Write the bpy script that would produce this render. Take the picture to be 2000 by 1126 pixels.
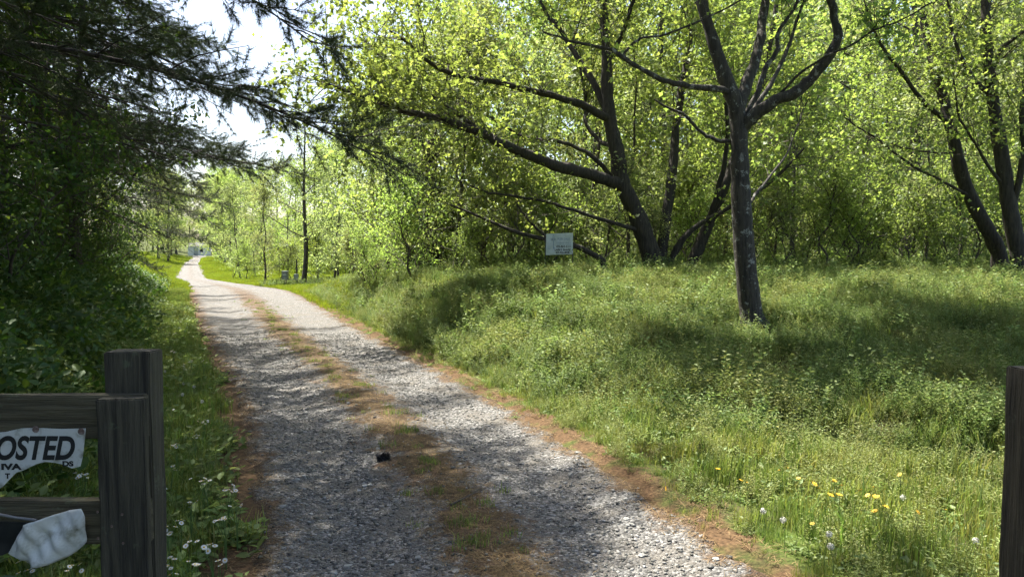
import bpy, math, random
import numpy as np
from mathutils import Vector

# ------------------------------------------------------------------ camera, sky, sun, exposure
scene = bpy.context.scene
for o in list(bpy.data.objects):
    bpy.data.objects.remove(o)
COL = scene.collection
CAM_H = 1.7
PITCH = math.atan(73 / 1400)
cam_d = bpy.data.cameras.new('camera')
cam_d.sensor_width = 36.0
cam_d.lens = 25.2
cam_d.clip_start = 0.05
cam_d.clip_end = 3000
cam = bpy.data.objects.new('camera', cam_d)
COL.objects.link(cam)
cam.location = (0, 0, CAM_H)
cam.rotation_euler = (math.pi / 2 - PITCH, 0, 0)
scene.camera = cam

SUN_EL, SUN_AZ = math.radians(64), math.radians(-42)      # azimuth clockwise from +Y
world = bpy.data.worlds.new('World')
scene.world = world
world.use_nodes = True
wn = world.node_tree
wn.nodes.clear()
w_out = wn.nodes.new('ShaderNodeOutputWorld')
w_bg = wn.nodes.new('ShaderNodeBackground')
w_sky = wn.nodes.new('ShaderNodeTexSky')
w_sky.sky_type = 'NISHITA'
w_sky.sun_disc = False
w_sky.sun_elevation = SUN_EL
w_sky.sun_rotation = SUN_AZ % (2 * math.pi)
w_sky.air_density = 1.0
w_sky.dust_density = 3.0
w_sky.ozone_density = 0.6
w_bg.inputs['Strength'].default_value = 0.1
wn.links.new(w_sky.outputs[0], w_bg.inputs[0])
wn.links.new(w_bg.outputs[0], w_out.inputs[0])

sun_d = bpy.data.lights.new('sun', 'SUN')
sun_d.energy = 5.0
sun_d.angle = math.radians(0.53)
sun_d.color = (1.0, 0.95, 0.86)
sun = bpy.data.objects.new('sun', sun_d)
COL.objects.link(sun)
TO_SUN = Vector((math.sin(SUN_AZ) * math.cos(SUN_EL), math.cos(SUN_AZ) * math.cos(SUN_EL), math.sin(SUN_EL)))
sun.rotation_euler = (-TO_SUN).to_track_quat('-Z', 'Y').to_euler()
sun.location = (-20, 10, 40)

vs = scene.view_settings
vs.view_transform = 'Standard'
vs.look = 'None'
vs.exposure = 1.85
vs.gamma = 1.0
vs.use_curve_mapping = False
scene.cycles.max_bounces = 7
scene.cycles.diffuse_bounces = 3
scene.cycles.transmission_bounces = 6
scene.cycles.glossy_bounces = 2
scene.cycles.use_light_tree = False
scene.cycles.adaptive_threshold = 0.03
scene.cycles.caustics_reflective = False
scene.cycles.caustics_refractive = False

# ------------------------------------------------------------------ helpers
RNG = np.random.default_rng(11)


def nrm(v):
    v = np.asarray(v, float)
    return v / np.maximum(np.linalg.norm(v, axis=-1, keepdims=True), 1e-9)


def W(px, py, Y):
    """world point seen at photo pixel (px,py) of the 2000x1126 photograph at distance Y ahead"""
    dx, dy, dz = (px - 1000) / 1400, 1.0, -(py - 563) / 1400
    c, s = math.cos(PITCH), math.sin(PITCH)
    y2, z2 = dy * c + dz * s, -dy * s + dz * c
    k = Y / y2
    return np.array([dx * k, Y, CAM_H + z2 * k])


def sstep(a, b, x):
    t = np.clip((np.asarray(x, float) - a) / (b - a), 0, 1)
    return t * t * (3 - 2 * t)


def mesh_np(name, V, F, mat=None, smooth=False, attrs=None):
    me = bpy.data.meshes.new(name)
    V = np.ascontiguousarray(V, np.float32)
    blocks = F if isinstance(F, list) else [F]
    blocks = [np.asarray(b, np.int32) for b in blocks if len(b)]
    me.vertices.add(len(V))
    me.vertices.foreach_set('co', V.ravel())
    nl = sum(b.size for b in blocks)
    npoly = sum(len(b) for b in blocks)
    me.loops.add(nl)
    me.loops.foreach_set('vertex_index', np.concatenate([b.ravel() for b in blocks]))
    starts, off = [], 0
    for b in blocks:
        starts.append(off + np.arange(len(b)) * b.shape[1])
        off += b.size
    me.polygons.add(npoly)
    me.polygons.foreach_set('loop_start', np.concatenate(starts).astype(np.int32))
    if smooth:
        me.polygons.foreach_set('use_smooth', np.ones(npoly, bool))
    if attrs:
        for k, a in attrs.items():
            a = np.ascontiguousarray(a, np.float32)
            at = me.attributes.new(k, 'FLOAT_VECTOR' if a.ndim == 2 else 'FLOAT', 'POINT')
            at.data.foreach_set('vector' if a.ndim == 2 else 'value', a.ravel())
    me.update(calc_edges=True)
    if mat:
        me.materials.append(mat)
    return me


def link(name, data, parent=None, loc=(0, 0, 0), rot=(0, 0, 0), scale=(1, 1, 1)):
    o = bpy.data.objects.new(name, data)
    COL.objects.link(o)
    o.location = loc
    o.rotation_euler = rot
    o.scale = scale
    if parent is not None:
        o.parent = parent
    return o


def tag(o, label=None, cat=None, group=None, kind=None):
    if label:
        o['label'] = label
    if cat:
        o['category'] = cat
    if group:
        o['group'] = group
    if kind:
        o['kind'] = kind
    return o


def thing(name, label, cat, loc=(0, 0, 0), rotz=0.0, group=None, scale=1.0):
    o = link(name, None, None, loc, (0, 0, rotz), (scale,) * 3)
    o.empty_display_size = 0.2
    return tag(o, label, cat, group)


class Tubes:
    def __init__(self):
        self.V, self.F, self.n = [], [], 0

    def add(self, pts, rad, k=5):
        pts = np.asarray(pts, float)
        rad = np.asarray(rad, float)
        n = len(pts)
        t = nrm(np.gradient(pts, axis=0))
        a = np.array([0.31, 0.17, 0.93]) if abs(nrm(pts[-1] - pts[0])[2]) < 0.8 else np.array([0.95, 0.27, 0.1])
        u = nrm(np.cross(t, a))
        v = np.cross(t, u)
        th = np.arange(k) * 2 * math.pi / k
        ring = np.cos(th)[None, :, None] * u[:, None] + np.sin(th)[None, :, None] * v[:, None]
        self.V.append((pts[:, None] + ring * rad[:, None, None]).reshape(-1, 3))
        i = np.arange(n - 1)[:, None] * k
        j = np.arange(k)[None]
        j2 = (j + 1) % k
        f = np.stack([i + j, i + j2, i + k + j2, i + k + j], -1).reshape(-1, 4) + self.n
        self.F.append(f)
        self.n += n * k

    def mesh(self, name, mat):
        return mesh_np(name, np.concatenate(self.V), np.concatenate(self.F), mat, True)


def smooth_line(P, n):
    """Catmull-Rom resample"""
    P = np.asarray(P, float)
    if len(P) < 3:
        t = np.linspace(0, 1, n)[:, None]
        return P[0] * (1 - t) + P[-1] * t
    Q = np.vstack([2 * P[0] - P[1], P, 2 * P[-1] - P[-2]])
    s = np.linspace(0, len(P) - 1 - 1e-6, n)
    i = s.astype(int)
    f = (s - i)[:, None]
    p0, p1, p2, p3 = Q[i], Q[i + 1], Q[i + 2], Q[i + 3]
    return 0.5 * (2 * p1 + (p2 - p0) * f + (2 * p0 - 5 * p1 + 4 * p2 - p3) * f ** 2 + (3 * p1 - p0 - 3 * p2 + p3) * f ** 3)


# leaf outlines: x, y, z (per unit length) and triangles
LOBED = (np.array([[0, 0, 0], [.50, .38, .07], [.21, .56, .03], [0, 1, -.10], [-.21, .56, .03], [-.50, .38, .07]]),
         np.array([[0, 1, 2], [0, 2, 3], [0, 3, 4], [0, 4, 5]]))
OVAL = (np.array([[0, 0, 0], [.27, .35, .07], [.19, .72, .04], [0, 1, -.08], [-.19, .72, .04], [-.27, .35, .07]]),
        np.array([[0, 1, 2], [0, 2, 3], [0, 3, 4], [0, 4, 5]]))
RHOMB = (np.array([[0, 0, 0], [.30, .5, .06], [0, 1, -.06], [-.30, .5, .06]]), np.array([[0, 1, 2], [0, 2, 3]]))


SLIM = (np.array([[0, 0, 0], [.17, .45, .05], [0, 1, -.08], [-.17, .45, .05]]), np.array([[0, 1, 2], [0, 2, 3]]))


def leaf_geo(P, D, size, rng, shape=LOBED, tilt=0.6, droop=0.25, jit=0.5):
    P = np.asarray(P, float)
    n = len(P)
    y = nrm(D * 0.7 + rng.normal(0, jit, (n, 3)) + np.array([0, 0, -droop]))
    n0 = nrm(np.array([0, 0, 1.0]) + rng.normal(0, tilt, (n, 3)))
    x = nrm(np.cross(y, n0))
    z = np.cross(x, y)
    s = (size * rng.uniform(0.6, 1.25, n))[:, None, None]
    L, T = shape
    V = P[:, None] + s * (L[None, :, 0:1] * x[:, None] + L[None, :, 1:2] * y[:, None] + L[None, :, 2:3] * z[:, None])
    F = (np.arange(n)[:, None, None] * len(L) + T[None]).reshape(-1, 3)
    return V.reshape(-1, 3), F


# ------------------------------------------------------------------ materials
def new_mat(name):
    m = bpy.data.materials.new(name)
    m.use_nodes = True
    m.node_tree.nodes.clear()
    return m, m.node_tree.nodes, m.node_tree.links


def ramp(N, stops):
    r = N.new('ShaderNodeValToRGB')
    e = r.color_ramp.elements
    while len(e) < len(stops):
        e.new(0.5)
    for i, (p, c) in enumerate(stops):
        e[i].position = p
        e[i].color = (*c, 1)
    return r


def leaf_mat(name, stops, tcol, trans=0.5, gloss=0.05, objvar=0.25):
    m, N, L = new_mat(name)
    out = N.new('ShaderNodeOutputMaterial')
    geo = N.new('ShaderNodeNewGeometry')
    r = ramp(N, stops)
    L.new(geo.outputs['Random Per Island'], r.inputs[0])
    oi = N.new('ShaderNodeObjectInfo')
    hsv = N.new('ShaderNodeHueSaturation')
    mr = N.new('ShaderNodeMapRange')
    mr.inputs['To Min'].default_value = 1 - objvar
    mr.inputs['To Max'].default_value = 1 + objvar
    L.new(oi.outputs['Random'], mr.inputs[0])
    L.new(mr.outputs[0], hsv.inputs['Value'])
    mh = N.new('ShaderNodeMapRange')
    mh.inputs['To Min'].default_value = 0.485
    mh.inputs['To Max'].default_value = 0.515
    L.new(oi.outputs['Random'], mh.inputs[0])
    L.new(mh.outputs[0], hsv.inputs['Hue'])
    L.new(r.outputs[0], hsv.inputs['Color'])
    d = N.new('ShaderNodeBsdfDiffuse')
    t = N.new('ShaderNodeBsdfTranslucent')
    L.new(hsv.outputs[0], d.inputs[0])
    mul = N.new('ShaderNodeMix')
    mul.data_type = 'RGBA'
    mul.blend_type = 'MULTIPLY'
    mul.inputs[0].default_value = 1
    L.new(hsv.outputs[0], mul.inputs[6])
    mul.inputs[7].default_value = (*tcol, 1)
    L.new(mul.outputs[2], t.inputs[0])
    mx = N.new('ShaderNodeMixShader')
    mx.inputs[0].default_value = trans
    L.new(d.outputs[0], mx.inputs[1])
    L.new(t.outputs[0], mx.inputs[2])
    g = N.new('ShaderNodeBsdfGlossy')
    g.inputs['Roughness'].default_value = 0.5
    g.inputs['Color'].default_value = (0.9, 1, 0.85, 1)
    mg = N.new('ShaderNodeMixShader')
    mg.inputs[0].default_value = gloss
    L.new(mx.outputs[0], mg.inputs[1])
    L.new(g.outputs[0], mg.inputs[2])
    L.new(mg.outputs[0], out.inputs[0])
    return m


def bark_mat(name, dark, light, lichen=None, lich_amt=0.0, stretch=0.16, bump=0.5, scale=16):
    m, N, L = new_mat(name)
    out = N.new('ShaderNodeOutputMaterial')
    b = N.new('ShaderNodeBsdfPrincipled')
    b.inputs['Roughness'].default_value = 0.9
    tc = N.new('ShaderNodeTexCoord')
    mp = N.new('ShaderNodeMapping')
    mp.inputs['Scale'].default_value = (scale, scale, scale * stretch)
    L.new(tc.outputs['Object'], mp.inputs[0])
    n1 = N.new('ShaderNodeTexNoise')
    n1.inputs['Scale'].default_value = 1.6
    n1.inputs['Detail'].default_value = 5
    n1.inputs['Roughness'].default_value = 0.65
    L.new(mp.outputs[0], n1.inputs['Vector'])
    r = ramp(N, [(0.35, dark), (0.62, light)])
    L.new(n1.outputs['Fac'], r.inputs[0])
    col = r.outputs[0]
    if lichen:
        n2 = N.new('ShaderNodeTexNoise')
        n2.inputs['Scale'].default_value = 9
        n2.inputs['Detail'].default_value = 6
        n2.inputs['Roughness'].default_value = 0.7
        L.new(tc.outputs['Object'], n2.inputs['Vector'])
        r2 = ramp(N, [(0.60 - lich_amt, (0, 0, 0)), (0.66 - lich_amt, (1, 1, 1))])
        L.new(n2.outputs['Fac'], r2.inputs[0])
        mx = N.new('ShaderNodeMix')
        mx.data_type = 'RGBA'
        L.new(r2.outputs[0], mx.inputs[0])
        L.new(col, mx.inputs[6])
        mx.inputs[7].default_value = (*lichen, 1)
        col = mx.outputs[2]
    L.new(col, b.inputs['Base Color'])
    bp = N.new('ShaderNodeBump')
    bp.inputs['Strength'].default_value = bump
    bp.inputs['Distance'].default_value = 0.03
    L.new(n1.outputs['Fac'], bp.inputs['Height'])
    L.new(bp.outputs[0], b.inputs['Normal'])
    L.new(b.outputs[0], out.inputs[0])
    return m


def plain_mat(name, col, rough=0.7, col2=None, scale=8.0, bump=0.0, metallic=0.0, stretch=(1, 1, 1), spread=(0.4, 0.62)):
    m, N, L = new_mat(name)
    out = N.new('ShaderNodeOutputMaterial')
    b = N.new('ShaderNodeBsdfPrincipled')
    b.inputs['Roughness'].default_value = rough
    b.inputs['Metallic'].default_value = metallic
    b.inputs['Base Color'].default_value = (*col, 1)
    if col2:
        tc = N.new('ShaderNodeTexCoord')
        mp = N.new('ShaderNodeMapping')
        mp.inputs['Scale'].default_value = stretch
        L.new(tc.outputs['Object'], mp.inputs[0])
        n1 = N.new('ShaderNodeTexNoise')
        n1.inputs['Scale'].default_value = scale
        n1.inputs['Detail'].default_value = 6
        n1.inputs['Roughness'].default_value = 0.62
        L.new(mp.outputs[0], n1.inputs['Vector'])
        r = ramp(N, [(spread[0], col), (spread[1], col2)])
        L.new(n1.outputs['Fac'], r.inputs[0])
        L.new(r.outputs[0], b.inputs['Base Color'])
        if bump:
            bp = N.new('ShaderNodeBump')
            bp.inputs['Strength'].default_value = bump
            bp.inputs['Distance'].default_value = 0.01
            L.new(n1.outputs['Fac'], bp.inputs['Height'])
            L.new(bp.outputs[0], b.inputs['Normal'])
    L.new(b.outputs[0], out.inputs[0])
    return m


M = {}
M['maple_leaf'] = leaf_mat('maple_leaf', [(0, (.11, .155, .042)), (.55, (.155, .205, .058)), (1, (.21, .255, .08))], (1.8, 1.85, 1.1), 0.64, .03, .18)
M['wood_leaf'] = leaf_mat('wood_leaf', [(0, (.11, .15, .044)), (.5, (.15, .20, .06)), (1, (.21, .255, .085))], (1.8, 1.85, 1.1), 0.64, .03)
M['pale_leaf'] = leaf_mat('pale_leaf', [(0, (.15, .185, .065)), (.5, (.20, .24, .085)), (1, (.27, .30, .12))], (1.6, 1.6, 1.3), 0.58, .03)
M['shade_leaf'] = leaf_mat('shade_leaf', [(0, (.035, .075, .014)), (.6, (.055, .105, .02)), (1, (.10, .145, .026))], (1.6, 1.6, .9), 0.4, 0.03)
M['needle'] = leaf_mat('needle', [(0, (.028, .040, .012)), (.7, (.046, .062, .019)), (1, (.08, .092, .033))], (1, 1.1, .8), 0.2, 0.05)
M['grass'] = leaf_mat('grass', [(0, (.085, .135, .028)), (.6, (.13, .185, .04)), (.93, (.19, .235, .06)), (1, (.32, .28, .14))], (1.5, 1.5, 1.1), 0.45, 0.02)
M['grass_yellow'] = leaf_mat('grass_yellow', [(0, (.135, .17, .034)), (.6, (.20, .235, .05)), (.9, (.27, .28, .08)), (1, (.38, .33, .17))], (1.45, 1.4, 1.0), 0.45, 0.02)
M['weed'] = leaf_mat('weed', [(0, (.095, .145, .04)), (.6, (.15, .205, .06)), (1, (.23, .275, .095))], (1.5, 1.5, 1.2), 0.45, 0.02)
M['weed_yellow'] = leaf_mat('weed_yellow', [(0, (.16, .195, .055)), (.6, (.23, .265, .08)), (1, (.34, .35, .15))], (1.45, 1.4, 1.1), 0.45, 0.02)
M['weed_dark'] = leaf_mat('weed_dark', [(0, (.05, .085, .025)), (.6, (.08, .125, .036)), (1, (.13, .17, .055))], (1.5, 1.5, 1.2), 0.42, 0.02)
M['lawn'] = leaf_mat('lawn', [(0, (.12, .18, .015)), (.6, (.17, .235, .02)), (1, (.25, .28, .035))], (1.5, 1.4, .9), 0.4, 0.02)
M['litter'] = leaf_mat('litter', [(0, (.055, .033, .018)), (.5, (.105, .062, .031)), (1, (.20, .125, .065))], (1, 1, 1), 0.0, 0.03)
M['stone'] = leaf_mat('stone', [(0, (.07, .067, .062)), (.5, (.13, .125, .116)), (.85, (.20, .193, .18)), (1, (.34, .33, .31))], (1, 1, 1), 0.0, 0.03)
M['bark'] = bark_mat('bark', (.014, .012, .009), (.05, .041, .031), (.15, .15, .12), -.04)
M['bark_lichen'] = bark_mat('bark_lichen', (.014, .012, .009), (.055, .046, .034), (.20, .20, .17), .03)
M['bark_far'] = bark_mat('bark_far', (.03, .025, .02), (.085, .072, .056))
M['pine_bark'] = bark_mat('pine_bark', (.02, .016, .013), (.07, .055, .045))
M['twig'] = plain_mat('twig', (.035, .028, .02), .9, (.09, .075, .055), 6)

# ------------------------------------------------------------------ terrain
_yy = np.linspace(-60, 700, 3801)


def _curve(pts, w=15):
    p = np.array(pts, float)
    v = np.interp(_yy, p[:, 0], p[:, 1])
    k = np.hanning(w * 2 + 1)
    k /= k.sum()
    vp = np.concatenate([np.full(w, v[0]) + (np.arange(-w, 0)) * (v[1] - v[0]), v, np.full(w, v[-1]) + np.arange(1, w + 1) * (v[-1] - v[-2])])
    return np.convolve(vp, k, 'valid')


_xc = _curve([(-60, 14), (-10, 3.0), (0, .95), (3.74, 0), (5.8, -.72), (9.15, -2.1), (14.9, -4.75), (21.6, -7.65), (34, -13), (70, -31.4), (105, -47), (160, -70), (300, -125), (700, -300)])
_hw = _curve([(-60, 1.5), (3.74, 1.40), (5.8, 1.48), (9.15, 1.58), (14.9, 1.8), (21.6, 2.0), (34, 2.35), (50, 1.8), (105, 1.6), (700, 1.6)])
_zr = _curve([(-60, 0), (28, 0), (48, -.45), (70, -1.0), (105, -.2), (160, .35), (260, 3), (700, 10)], 40)
XC = lambda y: np.interp(y, _yy, _xc)
HW = lambda y: np.interp(y, _yy, _hw)
ZR = lambda y: np.interp(y, _yy, _zr)
_toe = np.array([(-9, 31.5), (-7.2, 27), (-5.25, 21.9), (-3.2, 16.6), (-1.7, 12.3), (-.68, 10.0), (.55, 8.0), (1.7, 7.0), (2.5, 6.6), (3.5, 6.3), (4.2, 5.9), (6, 5), (10, 3.2), (20, 0), (60, -10)])
_cre = np.array([(-9, 36, .2), (-7, 29.5, .35), (-4.8, 23.2, .65), (-2.5, 18.4, .95), (.7, 15.8, 1.10), (3.3, 15.4, 1.14), (5.4, 15, 1.12), (10, 14, 1.05), (20, 12.5, 1.05), (60, 8, 1.3)])
_rg = np.random.default_rng(5)
_waves = [(_rg.uniform(-1, 1, 2), _rg.uniform(0, 6.28)) for _ in range(10)]


def bumps(x, y, lam):
    z = 0
    for (k, p) in _waves:
        z = z + np.sin((x * k[0] + y * k[1]) * 2 * math.pi / lam * 1.6 + p)
    return z / 5.0


def gz(x, y):
    x = np.asarray(x, float)
    y = np.asarray(y, float)
    c, h, zr = XC(y), HW(y), ZR(y)
    sr, sl = (x - c - h) * .91, (c - h - x) * .91
    z = zr + .045 * np.clip(sr - .8, 0, 14) * sstep(16, 30, y)
    yt = np.interp(x, _toe[:, 0], _toe[:, 1])
    yc = np.interp(x, _cre[:, 0], _cre[:, 1])
    zc = np.interp(x, _cre[:, 0], _cre[:, 2]) * sstep(-10.5, -8, x)
    t = (y - yt) / (yc - yt)
    ts = np.clip(t, 0, 1)
    lf = sstep(3.5, .5, x)
    bank = zc * (lf * (ts * .2 + .8 * sstep(-.1, .72, ts)) + (1 - lf) * (ts * .15 + .85 * sstep(.05, 1.0, ts)))
    bank = bank + .02 * np.clip(y - yc, 0, 20) * sstep(-10, -4, x)
    bank = bank - 3 * (1 - sstep(-11.5, -7.5, x))
    onb = sstep(-.1, .25, t) * (sr > 0) * sstep(-10, -7, x)
    z = np.where(sr > 0, np.maximum(z, bank), z)
    z = z - .55 * np.exp(-((y - yt - .15) / .5) ** 2) * sstep(2.0, 3.4, x) * (y < 12)
    z = z + onb * (.10 + .07 * sstep(3, 0, x)) * bumps(x, y, 2.6) * sstep(0, 1.2, sr)
    e = x + .45 * y - 14
    z = z + .26 * np.clip(np.minimum(e, y - 33), 0, 70)
    # left bank and hillside
    k = np.interp(y, [-60, 18, 30, 50, 90, 700], [1, 1, .6, .3, .22, .3])
    z = z + k * (.95 * np.clip(sl - .9, 0, 3.6) + .42 * np.clip(sl - 4.5, 0, 40)) + .05 * bumps(x, y, 2.0) * sstep(.6, 1.6, sl)
    z = z + .015 * bumps(x, y, .9) * sstep(0, .4, np.maximum(sr, sl))
    return z


def gn(x, y):
    e = .05
    dx = (gz(x + e, y) - gz(x - e, y)) / (2 * e)
    dy = (gz(x, y + e) - gz(x, y - e)) / (2 * e)
    return nrm(np.stack([-dx, -dy, np.ones_like(dx)], -1))


# ground sheet
gx = np.concatenate([[-900, -500, -300, -200], np.arange(-150, -40, 5), np.arange(-40, -12, 1.0), np.arange(-12, -6, .4), np.arange(-6, 12, .16), np.arange(12, 26, .4), np.arange(26, 60, 2.0), np.arange(60, 160, 10), [160, 200, 300, 500, 900]])      # sideways from the track centre
gy = np.concatenate([[-60, -30, -15, -8, -4, -2], np.arange(-1, 24, .16), np.arange(24, 60, .6), np.arange(60, 130, 2.5), np.arange(130, 300, 10), [300, 400, 500, 699, 1200]])
GX, GY = np.meshgrid(gx, gy)
GX = GX + XC(np.minimum(GY, 690))
gzv = gz(GX, np.minimum(GY, 690))
inside = 1 - sstep(.80, .98, np.abs(GX - XC(GY)) / HW(GY))
gzv = gzv - (.06 + .002 * np.clip(GY - 20, 0, 60)) * inside
nx, ny = len(gx), len(gy)
idx = np.arange(nx * ny).reshape(ny, nx)
gF = np.stack([idx[:-1, :-1], idx[:-1, 1:], idx[1:, 1:], idx[1:, :-1]], -1).reshape(-1, 4)


def ground_mat():
    m, N, L = new_mat('soil_and_moss')
    out = N.new('ShaderNodeOutputMaterial')
    b = N.new('ShaderNodeBsdfPrincipled')
    b.inputs['Roughness'].default_value = 0.95
    b.inputs['Specular IOR Level'].default_value = 0.1
    tc = N.new('ShaderNodeTexCoord')
    n1 = N.new('ShaderNodeTexNoise')
    n1.inputs['Scale'].default_value = 1.3
    n1.inputs['Detail'].default_value = 8
    n1.inputs['Roughness'].default_value = .7
    L.new(tc.outputs['Object'], n1.inputs['Vector'])
    r1 = ramp(N, [(.38, (.055, .045, .024)), (.5, (.06, .075, .022)), (.66, (.075, .12, .022))])
    L.new(n1.outputs['Fac'], r1.inputs[0])
    n2 = N.new('ShaderNodeTexNoise')
    n2.inputs['Scale'].default_value = 45
    n2.inputs['Detail'].default_value = 4
    L.new(tc.outputs['Object'], n2.inputs['Vector'])
    r2 = ramp(N, [(.3, (.55, .55, .55)), (.7, (1.35, 1.3, 1.2))])
    L.new(n2.outputs['Fac'], r2.inputs[0])
    mx = N.new('ShaderNodeMix')
    mx.data_type = 'RGBA'
    mx.blend_type = 'MULTIPLY'
    mx.inputs[0].default_value = 1
    L.new(r1.outputs[0], mx.inputs[6])
    L.new(r2.outputs[0], mx.inputs[7])
    # brown needle duff close to the track edges
    at = N.new('ShaderNodeAttribute')
    at.attribute_name = 'edge'
    n3 = N.new('ShaderNodeTexNoise')
    n3.inputs['Scale'].default_value = 3.0
    n3.inputs['Detail'].default_value = 6
    L.new(tc.outputs['Object'], n3.inputs['Vector'])
    ad = N.new('ShaderNodeMath')
    ad.operation = 'MULTIPLY_ADD'
    L.new(n3.outputs['Fac'], ad.inputs[0])
    ad.inputs[1].default_value = 1.4
    L.new(at.outputs['Fac'], ad.inputs[2])
    r3 = ramp(N, [(.0, (0, 0, 0)), (.15, (1, 1, 1))])
    sb = N.new('ShaderNodeMath')
    sb.operation = 'SUBTRACT'
    sb.inputs[1].default_value = 1.15
    L.new(ad.outputs[0], sb.inputs[0])
    L.new(sb.outputs[0], r3.inputs[0])
    mx2 = N.new('ShaderNodeMix')
    mx2.data_type = 'RGBA'
    L.new(r3.outputs[0], mx2.inputs[0])
    L.new(mx.outputs[2], mx2.inputs[6])
    r4 = ramp(N, [(.3, (.05, .032, .018)), (.7, (.13, .08, .042))])
    L.new(n2.outputs['Fac'], r4.inputs[0])
    L.new(r4.outputs[0], mx2.inputs[7])
    L.new(mx2.outputs[2], b.inputs['Base Color'])
    bp = N.new('ShaderNodeBump')
    bp.inputs['Strength'].default_value = .6
    bp.inputs['Distance'].default_value = .02
    L.new(n2.outputs['Fac'], bp.inputs['Height'])
    L.new(bp.outputs[0], b.inputs['Normal'])
    L.new(b.outputs[0], out.inputs[0])
    return m


edge = np.clip(1 - np.abs(np.abs(GX - XC(GY)) - HW(GY)) / .45, 0, 1) * np.where(GX > XC(GY), .72, .95) * np.interp(GY, [22, 42], [1, .3])
tag(link('ground', mesh_np('ground', np.stack([GX, GY, gzv], -1).reshape(-1, 3), gF, ground_mat(), True, {'edge': edge.ravel()})), kind='structure')

# gravel track
ry = np.concatenate([np.arange(-14, 0, .6), np.arange(0, 14, .07), np.arange(14, 40, .25), np.arange(40, 260, 1.2)])
ru = np.linspace(-1.12, 1.12, 65)
RU, RY = np.meshgrid(ru, ry)


def road_prof(u, y):
    rut = -.035 * (np.exp(-((u - .52) / .22) ** 2) + np.exp(-((u + .52) / .22) ** 2)) + .012 * np.exp(-(u / .2) ** 2)
    dive = -.11 * sstep(.90, 1.12, np.abs(u) + .045 * bumps(u * 1.5, y, 1.1) + .03 * bumps(u + 3, y, .37))
    return rut + dive


def road_z(x, y):
    return gz(x, y) + road_prof((x - XC(y)) / HW(y), y) + .006


RX = XC(RY) + RU * HW(RY)
RZ = road_z(RX, RY) + .006 * bumps(RX, RY, .23)


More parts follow.
